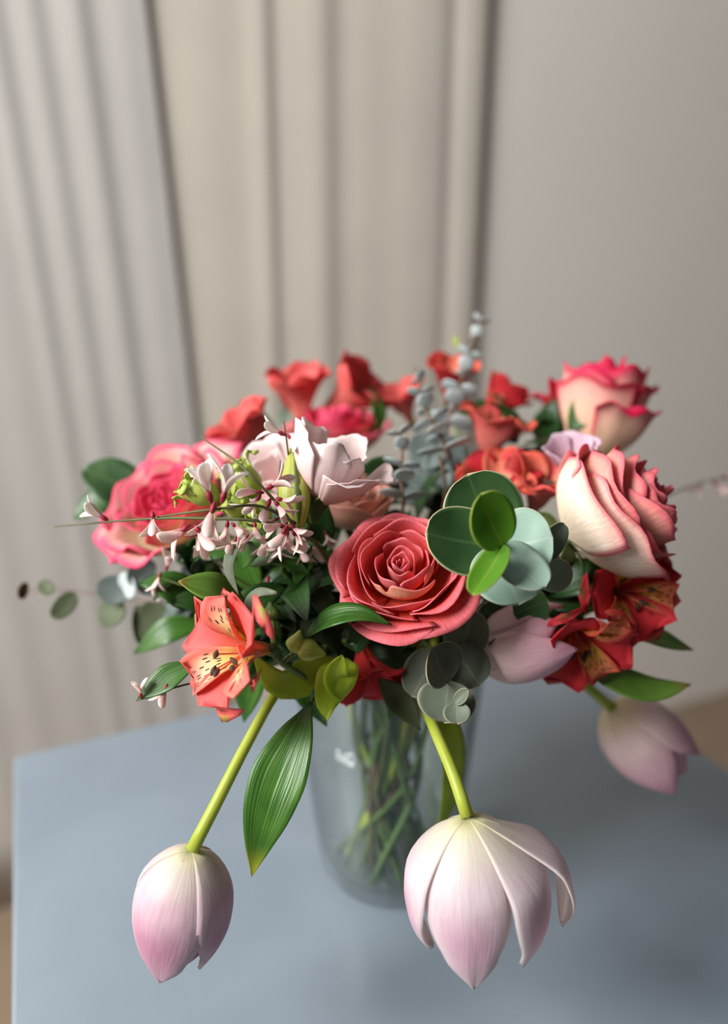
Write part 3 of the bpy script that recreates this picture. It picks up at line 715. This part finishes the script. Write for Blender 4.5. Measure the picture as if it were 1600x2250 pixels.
# front left
ba = P(592, 1428, .345)
T1 = flower_thing('alstroemeria', 'coral alstroemeria with yellow flecked throat facing left in front', 'alstroemeria', ba, G_AL)
alstro(T1, ba, cv(-.72, .10, .68), .0325, .85, 'al', 'al_str', 6, roll=math.radians(30))
add_stem(T1, ba, cv(-.8, .3, .2), .0016, M['stem_green'], via=[P(720, 1560, .42), P(670, 1490, .372), P(625, 1462, .352)])
pbud(T1, P(655, 1425, .352), P(716, 1438, .348), .0050)
tube(T1, 'bud_stalk', [P(622, 1455, .352), P(640, 1440, .352), P(660, 1426, .352)], .0014, M['stem_green'])
pbud(T1, P(645, 1432, .352), P(660, 1385, .350), .0042)
pbud(T1, P(598, 1362, .365), P(594, 1322, .365), .0042, 'calyx')
tube(T1, 'bud_stalk', [P(690, 1490, .38), P(612, 1440, .362), P(598, 1360, .365)], .0015, M['stem_green'])
stem_leaf(T1, [(540, 1335, .362), (470, 1300, .350), (392, 1276, .345)], .0098, 'leaf_mid', cv(-.1, .7, .7), cup=.35, prof='blade', ns=16)
stem_leaf(T1, [(430, 1460, .350), (380, 1485, .348), (300, 1538, .345)], .0070, 'leaf', cv(.35, .75, .55), cup=.3)
stem_leaf(T1, [(572, 1372, .340), (562, 1340, .334), (568, 1308, .330), (608, 1304, .328)], .0062, 'euc_grey', (cv(-.5, .3, .8), cv(0, .9, .4)), cup=.3, wave=.15)
stem_leaf(T1, [(560, 1190, .372), (522, 1200, .360), (505, 1250, .352), (524, 1308, .350)], .0042, 'euc_grey', (cv(-.3, .8, .5), cv(-.7, .1, .7)), cup=.3)
stem_leaf(T1, [(530, 1250, .375), (560, 1205, .366), (600, 1170, .362)], .0045, 'leaf', cv(-.4, .3, .9), cup=.25)
# low centre
bb = P(790, 1402, .392)
T2 = flower_thing('alstroemeria', 'dark red alstroemeria hanging in the shade under the coral rose', 'alstroemeria', bb, G_AL)
alstro(T2, bb, cv(.22, -.80, .55), .0300, .55, 'al_red', 'al_red', 12, roll=.4, stamens=False)
add_stem(T2, bb, cv(.2, -.5, .3), .0016, M['stem_green'], via=[P(740, 1440, .44), P(760, 1390, .41)])
stem_leaf(T2, [(668, 1400, .352), (720, 1362, .342), (790, 1350, .336), (862, 1372, .334)], .0078, 'leaf', (cv(0, .7, .7), cv(.1, .9, .45)), cup=.22, ns=18)
stem_leaf(T2, [(770, 1400, .348), (775, 1420, .344), (800, 1380, .346), (850, 1362, .342)], .0065, 'leaf_dark', cv(.2, -.2, .9), cup=.2)
stem_leaf(T2, [(760, 1445, .356), (748, 1470, .344), (720, 1540, .340), (716, 1580, .340)], .0088, 'leaf_yellow', (cv(-.2, .3, 1), cv(.3, .0, .9)), cup=-.2, prof='blade', wave=.2)
stem_leaf(T2, [(760, 1530, .346), (735, 1490, .341), (752, 1440, .338)], .0062, 'leaf_yellow', cv(.4, .3, .9), cup=.35, prof='oval')
stem_leaf(T2, [(684, 1542, .350), (648, 1625, .342), (603, 1735, .335), (573, 1835, .333), (553, 1928, .334)], .0128, 'leaf_long', (cv(-.35, .30, .9), cv(.25, .35, .9)), cup=.16, ns=24, nv=10)
tube(T2, 'leaf_stalk', [P(770, 1470, .40), P(715, 1510, .365), P(686, 1541, .350)], .0012, M['stem_green'])
# right, two blooms
bc = P(1350, 1290, .405)
T3 = flower_thing('alstroemeria', 'scarlet alstroemeria pair with striped yellow petals under the cream rose, right', 'alstroemeria', bc, G_AL)
alstro(T3, P(1340, 1296, .410), cv(.22, .02, .90), .0300, .95, 'al_red', 'al_red_str', 21, roll=math.radians(55))
alstro(T3, P(1250, 1356, .400), cv(.15, -.62, .75), .0300, .85, 'al_red', 'al_red_str', 25, roll=math.radians(5))
add_stem(T3, P(1300, 1340, .42), cv(.5, .1, .2), .0016, M['stem_green'])
tube(T3, 'pedicel', [P(1300, 1340, .42), P(1325, 1320, .425), P(1340, 1297, .412)], .0013, M['stem_green'])
tube(T3, 'pedicel', [P(1300, 1340, .42), P(1280, 1350, .41), P(1250, 1355, .402)], .0013, M['stem_green'])
stem_leaf(T3, [(1275, 1455, .41), (1340, 1490, .405), (1430, 1515, .405), (1520, 1503, .41)], .0098, 'leaf_mid', cv(-.1, .75, .65), cup=.2)
stem_leaf(T3, [(1360, 1390, .415), (1420, 1395, .41), (1525, 1428, .415)], .0082, 'leaf_mid', cv(.1, .8, .6), cup=.2)
stem_leaf(T3, [(1190, 1310, .41), (1280, 1268, .40), (1400, 1262, .395)], .0110, 'leaf_dark', cv(0, .6, .8), cup=.2)
stem_leaf(T3, [(1190, 1290, .42), (1260, 1310, .405), (1340, 1330, .40)], .0130, 'leaf_dark', cv(0, .5, .85), cup=.2)
stem_leaf(T3, [(1210, 1250, .42), (1240, 1330, .41), (1290, 1400, .405)], .0110, 'leaf_dark', cv(.3, .4, .85), cup=.2)
leaf(T3, 'petal', [P(1380, 1280, .408), P(1420, 1240, .405), P(1455, 1205, .405)], .0115, M['al_red'], cv(.2, .3, .9), .2, 'fan', 14, 8)
# right back, three blooms
bd = P(1100, 1090, .455)
T4 = flower_thing('alstroemeria', 'salmon striped alstroemerias behind the front eucalyptus sprig', 'alstroemeria', bd, G_AL)
alstro(T4, P(1085, 1130, .450), cv(-.05, .75, .65), .0340, .60, 'al_red', 'al_or', 33, roll=.3)
alstro(T4, P(1165, 1135, .440), cv(.15, .80, .55), .0330, .50, 'al_pink', 'al_or', 35, roll=.9)
alstro(T4, P(1060, 1030, .485), cv(.25, .85, .25), .0380, .50, 'al_pink', 'al_or', 37, roll=.1, stamens=False)
add_stem(T4, bd, cv(0, .8, .2), .0016, M['stem_green'])
# back left
be = P(600, 1010, .52)
T5 = flower_thing('alstroemeria', 'blurred red alstroemerias at the back left rising above the lisianthus', 'alstroemeria', be, G_AL)
alstro(T5, P(600, 1020, .50), cv(-.55, .75, .4), .0430, .34, 'al_pink', 'al_pink', 41, roll=.5, stamens=False)
alstro(T5, P(668, 940, .56), cv(-.08, .9, .45), .0450, .30, 'al_pink', 'al_pink', 43, roll=.2, stamens=False)
alstro(T5, P(715, 905, .555), cv(.70, .50, .45), .0440, .42, 'al_pink', 'al_pink', 45, roll=.2, stamens=False)
add_stem(T5, be, cv(-.3, .8, -.1), .0016, M['stem_green'])
stem_leaf(T5, [(600, 960, .55), (565, 925, .555), (530, 880, .56)], .0085, 'leaf_dark', cv(.2, .5, .8), cup=.2, prof='oval')
stem_leaf(T5, [(655, 990, .55), (635, 930, .555), (640, 870, .56)], .0085, 'leaf_dark', cv(-.3, .3, .9), cup=.2)
stem_leaf(T5, [(835, 950, .52), (832, 900, .52), (815, 850, .525)], .0058, 'leaf', cv(.5, .2, .8), cup=.2)
# back right
bf = P(1000, 920, .54)
T6 = flower_thing('alstroemeria', 'blurred orange-red alstroemeria at the top beside the eucalyptus tip', 'alstroemeria', bf, G_AL)
alstro(T6, P(985, 890, .55), cv(.05, .9, .5), .0340, .40, 'al_red', 'al_or', 51, roll=.4, stamens=False)
alstro(T6, P(905, 930, .55), cv(-.35, .75, .4), .0300, .45, 'al_pink', 'al_pink', 53, roll=.4, stamens=False)
alstro(T6, P(1060, 935, .53), cv(.5, .7, .1), .0360, .30, 'al_red', 'al_pink', 55, roll=.4, stamens=False)
add_stem(T6, bf, cv(0, .8, -.2), .0016, M['stem_green'])
stem_leaf(T6, [(1000, 925, .535), (1045, 905, .535), (1105, 870, .54)], .0075, 'leaf_dark', cv(-.1, .6, .8), cup=.2)
stem_leaf(T6, [(1120, 980, .53), (1135, 930, .53), (1125, 895, .535)], .0040, 'leaf_dark', cv(.5, .3, .8), cup=.2)

# ------------------------------------------------------------------ eucalyptus
G_EU = 'eucalyptus sprigs in the bouquet'
def euc_leaf(T, a, b, half, mat, nrm, cup=.12, **kw):
    n = nrm if isinstance(nrm, V) else nrm[0]
    mid = a.lerp(b, .5) - n * (b - a).length * .06
    return leaf(T, 'leaf', [a, mid, b], half, M[mat], nrm, cup, 'round', 26, 12, thick=.0006, **kw)
node = P(1105, 1196, .318)
E1 = flower_thing('eucalyptus', 'front eucalyptus sprig with big round grey-green leaves right of the coral rose', 'eucalyptus', node, G_EU)
n_back = P(1095, 1205, .338)
add_stem(E1, node, cv(-.1, .2, 1), .0014, M['stem_green'], via=[P(1060, 1330, .40), n_back])
euc_leaf(E1, P(1095, 1200, .340), P(1028, 1042, .336), .0185, 'euc_green', cv(-.1, .25, .95))
euc_leaf(E1, P(1100, 1200, .333), P(936, 1172, .324), .0160, 'euc_green', cv(.25, .35, .9), .10)
euc_leaf(E1, P(1095, 1205, .336), P(1215, 1180, .328), .0165, 'euc', cv(.10, .35, .92), .10)
euc_leaf(E1, P(1095, 1195, .328), P(1140, 1328, .318), .0168, 'euc', cv(.05, .45, .9), .14)
euc_leaf(E1, P(1098, 1198, .322), P(1198, 1290, .312), .0112, 'euc', cv(.25, .50, .85), .16)
euc_leaf(E1, P(1105, 1200, .312), P(1058, 1086, .302), .0112, 'euc_bright', cv(.30, .10, .95), .20)
euc_leaf(E1, P(1108, 1196, .312), P(1038, 1306, .302), .0066, 'euc_bright', cv(-.55, .15, .85), .35)
euc_leaf(E1, P(1195, 1230, .345), P(1240, 1150, .345), .0060, 'euc_grey', cv(.4, .2, .9), .2)
euc_leaf(E1, P(1190, 1290, .35), P(1245, 1235, .345), .0085, 'euc_grey', cv(.3, .1, .95), .3)
n2 = P(985, 1500, .352)
E2 = flower_thing('eucalyptus', 'eucalyptus sprig with dull grey round leaves low under the coral rose', 'eucalyptus', n2, G_EU)
add_stem(E2, n2, cv(0, -.5, .8), .0013, M['twig'], via=[P(960, 1440, .40), P(978, 1470, .372)])
euc_leaf(E2, P(1010, 1440, .376), P(1040, 1340, .372), .0115, 'euc_grey', cv(-.15, .35, .9))
euc_leaf(E2, P(1000, 1425, .372), P(1055, 1505, .366), .0120, 'euc_grey', cv(.1, .25, .95))
euc_leaf(E2, P(985, 1497, .352), P(950, 1425, .350), .0150, 'euc_grey', cv(.2, .75, .55), .25)
euc_leaf(E2, P(960, 1430, .368), P(905, 1530, .362), .0110, 'euc_grey', cv(-.35, .2, .9), .1)
euc_leaf(E2, P(986, 1496, .352), P(976, 1588, .345), .0136, 'euc_grey', cv(.05, .45, .9), .12)
euc_leaf(E2, P(1003, 1545, .345), P(1005, 1590, .340), .0062, 'euc_grey', cv(-.2, .5, .8), .25)
euc_leaf(E2, P(1000, 1545, .345), P(1028, 1516, .342), .0030, 'euc_grey', cv(-.5, .3, .8), .4)
leaf(E2, 'leaf', [P(830, 1490, .375), P(880, 1540, .372), P(925, 1605, .372)], .0070, M['euc_olive'], cv(.4, -.3, .85), .2, 'lance')
euc_leaf(E2, P(1130, 1350, .375), P(1205, 1320, .375), .0095, 'euc_green', cv(0, .0, 1), .1)
euc_leaf(E2, P(1060, 1330, .385), P(1120, 1400, .385), .0110, 'euc_green', cv(.2, .1, 1), .1)
def sprig(T, stem_pts, r0, nodes, size0, size1, mat, seed, tip=None, jitter=.3):
    """pairs of round leaves crossing along a thin stem"""
    rnd = random.Random(seed)
    c = spline([P(*p) for p in stem_pts], 60)
    tube(T, 'branch', c[::6], [r0, r0 * .8, r0 * .5], M['twig_brown'], n=6, ns=30)
    for i in range(nodes):
        t = .12 + .86 * i / (nodes - 1)
        k = int(t * 59); p = c[k]; tg = (c[k + 1] - c[k]).normalized()
        sz = lerp(size0, size1, i / (nodes - 1))
        Mx = frame(tg, i * math.pi / 2 + rnd.uniform(-jitter, jitter))
        for sg in (1, -1):
            q = (Mx @ V((sg, 0, .08 + .25 * t)) + V((rnd.uniform(-.2, .2), rnd.uniform(-.2, .2), rnd.uniform(-.2, .2)))).normalized()
            nr = (tg - q * tg.dot(q)).normalized()
            leaf(T, 'leaf', [p, p + q * sz * 1.0 - nr * sz * .06, p + q * sz * 2.0], sz * rnd.uniform(.8, 1), M[mat], nr, .15, 'round', 10, 6, thick=.0004)
    if tip: leaf(T, 'leaf', [c[-1], c[-1] + (c[-1] - c[-8]).normalized() * .006], .0016, M[tip], cv(0, .2, 1), .3, 'lance', 8, 4)
e3 = P(975, 960, .475)
E3 = flower_thing('eucalyptus', 'tallest blue-grey eucalyptus sprig rising at the back against the wall', 'eucalyptus', e3, G_EU)
add_stem(E3, e3, cv(.1, .9, .1), .0012, M['twig_brown'])
sprig(E3, [(975, 960, .475), (1000, 890, .485), (1025, 800, .50), (1062, 690, .515)], .0016, 7, .0080, .0032, 'euc_blue', 3)
leaf(E3, 'leaf', [P(1003, 765, .505), P(1001, 735, .505)], .0020, M['bud'], cv(0, 0, 1), .2)
e3b = P(965, 1000, .440)
E4 = flower_thing('eucalyptus', 'blue-grey eucalyptus sprig with dark curled tip, middle of the bouquet', 'eucalyptus', e3b, G_EU)
add_stem(E4, e3b, cv(-.1, .9, .1), .0012, M['twig_brown'])
sprig(E4, [(985, 1010, .440), (965, 950, .444), (935, 900, .45), (918, 825, .46)], .0014, 6, .0085, .0034, 'euc_blue', 8, tip='euc_brown')
e4 = P(885, 1095, .415)
E5 = flower_thing('eucalyptus', 'short blue-grey eucalyptus sprig beside the pale pink lisianthus', 'eucalyptus', e4, G_EU)
add_stem(E5, e4, cv(0, .9, .1), .0012, M['twig_brown'])
sprig(E5, [(888, 1110, .415), (882, 1050, .42), (884, 985, .425), (878, 945, .428)], .0011, 5, .0070, .0040, 'euc_blue', 15)
e6 = P(960, 1090, .47)
E6 = flower_thing('eucalyptus', 'broad dark grey eucalyptus leaves in the shadow at the middle back', 'eucalyptus', e6, G_EU)
add_stem(E6, e6, cv(0, .9, .1), .0012, M['twig_brown'])
for a, b, hw, nn in (((955, 1090), (945, 1000), .0135, cv(-.2, .2, .95)), ((960, 1070), (1000, 960), .0135, cv(.2, .3, .9)), ((950, 1030), (925, 950), .012, cv(-.1, .3, .9)), ((930, 1110), (890, 1030), .011, cv(-.2, .2, .95)), ((1000, 1100), (1015, 1010), .012, cv(.2, .2, .95))):
    euc_leaf(E6, P(a[0], a[1], .468), P(b[0], b[1], .472), hw, 'euc_back', nn)
e7 = P(440, 1350, .47)
E7 = flower_thing('eucalyptus', 'blurred eucalyptus branch reaching far out to the left', 'eucalyptus', e7, G_EU)
tube(E7, 'branch', stem_path(P(450, 1345, .46), cv(-.9, .1, 0))[:3] + [P(560, 1400, .44), P(430, 1340, .47), P(300, 1318, .50), P(150, 1298, .52), P(50, 1300, .53)], [.0014, .0013, .0012, .001, .0009, .0008, .0006, .0004], M['twig_brown'], n=6, ns=40)
for a, b, hw, mt, nn in (((62, 1300), (40, 1296), .0042, 'euc_brown', cv(0, .2, 1)), ((88, 1278), (114, 1303), .0036, 'euc_olive', cv(.2, .2, .9)), ((165, 1304), (116, 1358), .0050, 'euc_olive', cv(.5, .5, .7)),
                         ((252, 1316), (236, 1378), .0080, 'euc_olive', cv(-.3, .1, .95)), ((305, 1330), (310, 1416), .0042, 'euc_olive', cv(.8, .1, .5)), ((338, 1322), (330, 1412), .0090, 'euc_olive', cv(.1, .1, .95)),
                         ((290, 1300), (212, 1290), .0080, 'euc_back', cv(0, .5, .8)), ((268, 1300), (292, 1272), .0070, 'euc_blue', cv(0, .4, .9)), ((350, 1310), (342, 1262), .0100, 'euc_back', cv(0, .3, .95)), ((360, 1320), (400, 1295), .0090, 'euc_back', cv(0, .4, .9)),
                         ((370, 1330), (415, 1350), .0095, 'euc_back', cv(-.1, .4, .9)), ((400, 1340), (425, 1392), .0070, 'euc_olive', cv(-.1, .2, .9)), ((330, 1275), (290, 1240), .0080, 'euc_back', cv(-.1, .4, .9)), ((400, 1280), (450, 1250), .0095, 'euc_back', cv(-.1, .4, .9))):
    euc_leaf(E7, P(a[0], a[1], .47), P(b[0], b[1], .465), hw * 1.25, mt, nn)

# ------------------------------------------------------------------ twigs with small pea-like flowers
G_TW = 'flowering pink twigs in the bouquet'
def floret(T, x, y, d, dx, dy, size, seed, white=False, npet=3, dt=.15):
    """dark red calyx as the part, its petals as sub-parts"""
    rnd = random.Random(seed); p = P(x, y, d); ax = cv(dx, -dy, dt); s = size * d / F
    cal = tube(T, 'floret', [p - ax * s * .12, p + ax * s * .02, p + ax * s * .22], [s * .04, s * .095, s * .06], M['calyx_red'], n=8, ns=8)
    Mx = frame(ax, rnd.uniform(0, 6))
    for k in range(npet):
        a = 2 * math.pi * k / npet + rnd.uniform(-.4, .4)
        q = Mx @ V((math.cos(a), math.sin(a), 0)); w = rnd.uniform(.35, .95)
        L = s * rnd.uniform(.8, 1.05)
        leaf(T, 'petal', [p + ax * s * .12, p + ax * L * .55 + q * L * .10 * (1 + w), p + ax * L + q * L * w * .9], s * rnd.uniform(.16, .22), M['floret_white' if white else 'floret'], (ax * .2 - q).normalized(), .35, 'petal', 10, 6, thick=.00025, parent=cal)
    return cal
def twig(name, label, paths, florets, seed):
    """paths: branch polylines in pixels with depth, all meeting in one stem"""
    h = P(*paths[0][0])
    T = flower_thing(name, label, 'flowering twig', h, G_TW)
    tube(T, 'stem', stem_path(h, cv(-.4, .4, .5), .02), .0008, M['twig'], n=6, ns=30)
    for p in paths: tube(T, 'branch', [P(*q) for q in p], [.0008, .0006, .00035], M['twig'], n=6, ns=24)
    for i, f in enumerate(florets): floret(T, *f[:6], seed * 50 + i, **(f[6] if len(f) > 6 else {}))
    return T
twig('flowering_twig', 'thin twig reaching left across the pink rose with tiny pink florets',
     [[(660, 1170, .352), (575, 1146, .340), (480, 1140, .340), (330, 1140, .350), (120, 1157, .385)], [(650, 1150, .352), (570, 1112, .338), (480, 1118, .330), (360, 1134, .338), (330, 1141, .348)]],
     [(232, 1140, .365, -.7, -.45, 60, dict(white=True)), (336, 1130, .338, .05, .9, 52, {}), (412, 1158, .330, -.75, .55, 74, {}), (432, 1160, .328, .5, .75, 66, {}), (470, 1112, .328, -.25, .95, 78, {}),
      (462, 1096, .320, -.25, -.95, 88, dict(white=True)), (490, 1096, .312, .25, -.75, 84, dict(white=True)), (500, 1150, .345, -.1, .9, 52, {}), (512, 1152, .345, .6, .6, 44, {}), (455, 1180, .342, -.3, .7, 40, {}),
      (430, 1172, .335, .3, .6, 44, {})], 1)
twig('flowering_twig', 'twig slanting up left past the green buds with white and pink florets',
     [[(655, 1170, .350), (620, 1120, .345), (578, 1072, .342), (520, 1015, .345), (440, 960, .37)]],
     [(574, 1082, .340, -.85, -.1, 54, {}), (570, 1092, .340, -.55, .7, 52, {}), (590, 1072, .340, .7, -.35, 62, {}), (612, 1096, .338, .9, .25, 50, {}), (606, 1104, .338, .6, .8, 52, {}), (592, 1102, .342, -.35, .9, 60, {}),
      (452, 1032, .350, -.8, .2, 34, {}), (478, 1028, .350, .6, .2, 34, {}), (626, 1150, .342, -.6, .2, 58, {}), (628, 1162, .336, -.45, .75, 66, {}), (640, 1156, .338, .5, .4, 50, {}), (645, 1170, .340, .5, .75, 50, {}),
      (630, 1166, .342, .1, .95, 60, {}), (610, 1140, .346, -.8, .4, 40, {}), (560, 1150, .35, .1, .9, 46, {}), (585, 1180, .36, -.2, .9, 50, {}), (545, 1175, .36, -.5, .7, 44, {}), (520, 1182, .36, -.4, .6, 50, {}),
      (600, 1190, .37, .2, .8, 50, {}), (660, 1200, .37, .3, .8, 50, {}), (690, 1190, .38, .1, .9, 50, {}), (715, 1170, .39, .3, .6, 34, {})], 2)
twig('flowering_twig', 'upright twig tip with one white floret above the tall green bud',
     [[(660, 1120, .385), (640, 1040, .370), (629, 960, .360), (624, 925, .358)]],
     [(622, 954, .358, -.75, -.35, 54, dict(white=True)), (634, 958, .358, .4, .5, 44, dict(white=True)), (645, 975, .362, .7, .4, 40, dict(white=True))], 3)
twig('flowering_twig', 'twig with dry pink buds hanging below the large pink rose at left',
     [[(610, 1320, .40), (520, 1270, .385), (440, 1205, .375)], [(520, 1270, .385), (430, 1290, .39), (345, 1268, .392)]],
     [(352, 1262, .392, -.2, .8, 40, {}), (366, 1250, .390, .2, -.7, 42, {}), (345, 1275, .392, -.3, .7, 34, {}), (382, 1300, .40, -.2, .5, 34, {}), (398, 1308, .40, .4, .5, 34, {}), (590, 1270, .385, -.2, .9, 50, {}), (570, 1285, .388, .1, .9, 44, {})], 4)
twig('flowering_twig', 'twig with two pinkish buds lying along the lowest left leaf',
     [[(600, 1490, .39), (450, 1498, .362), (380, 1512, .348), (298, 1540, .344)]],
     [(310, 1530, .344, -.1, -.85, 40, {}), (366, 1508, .345, -.35, .85, 44, {})], 5)
twig('flowering_twig', 'blurred twig with pinkish tip sticking out at the right edge',
     [[(1420, 1110, .45), (1500, 1075, .52), (1560, 1055, .55), (1625, 1040, .57)]],
     [(1570, 1060, .55, .5, .5, 44, {}), (1590, 1050, .56, .8, -.2, 44, {}), (1540, 1062, .545, -.2, .3, 34, {})], 6)

# ------------------------------------------------------------------ leafy filler stems in the heart of the bouquet
rnd = random.Random(77)
def filler(label, centre, n, spread, size, mats, seed, ax=None):
    r = random.Random(seed); h = P(*centre)
    T = flower_thing('leafy_stem', label, 'foliage stem', h, 'leafy green stems in the bouquet')
    add_stem(T, h, cv(0, .9, .1), .0017, M['stem_green'])
    for i in range(n):
        a = P(centre[0] + r.uniform(-.5, .5) * spread[0], centre[1] + r.uniform(-.4, .5) * spread[1], centre[2] + r.uniform(-.5, .5) * spread[2])
        q = cv(r.uniform(-1, 1), r.uniform(-.5, 1), r.uniform(-.2, .7))
        L = size * r.uniform(.7, 1.2)
        nr = cv(r.uniform(-.5, .3), r.uniform(.3, .9), r.uniform(.3, .9))
        leaf(T, 'leaf', [a, a + q * L * .5 + nr * L * .08, a + q * L - V((0, 0, L * .2))], L * r.uniform(.16, .24), M[r.choice(mats)], nr, .25, 'lance', 12, 6, wave=.08, seed=seed + i)
    return T
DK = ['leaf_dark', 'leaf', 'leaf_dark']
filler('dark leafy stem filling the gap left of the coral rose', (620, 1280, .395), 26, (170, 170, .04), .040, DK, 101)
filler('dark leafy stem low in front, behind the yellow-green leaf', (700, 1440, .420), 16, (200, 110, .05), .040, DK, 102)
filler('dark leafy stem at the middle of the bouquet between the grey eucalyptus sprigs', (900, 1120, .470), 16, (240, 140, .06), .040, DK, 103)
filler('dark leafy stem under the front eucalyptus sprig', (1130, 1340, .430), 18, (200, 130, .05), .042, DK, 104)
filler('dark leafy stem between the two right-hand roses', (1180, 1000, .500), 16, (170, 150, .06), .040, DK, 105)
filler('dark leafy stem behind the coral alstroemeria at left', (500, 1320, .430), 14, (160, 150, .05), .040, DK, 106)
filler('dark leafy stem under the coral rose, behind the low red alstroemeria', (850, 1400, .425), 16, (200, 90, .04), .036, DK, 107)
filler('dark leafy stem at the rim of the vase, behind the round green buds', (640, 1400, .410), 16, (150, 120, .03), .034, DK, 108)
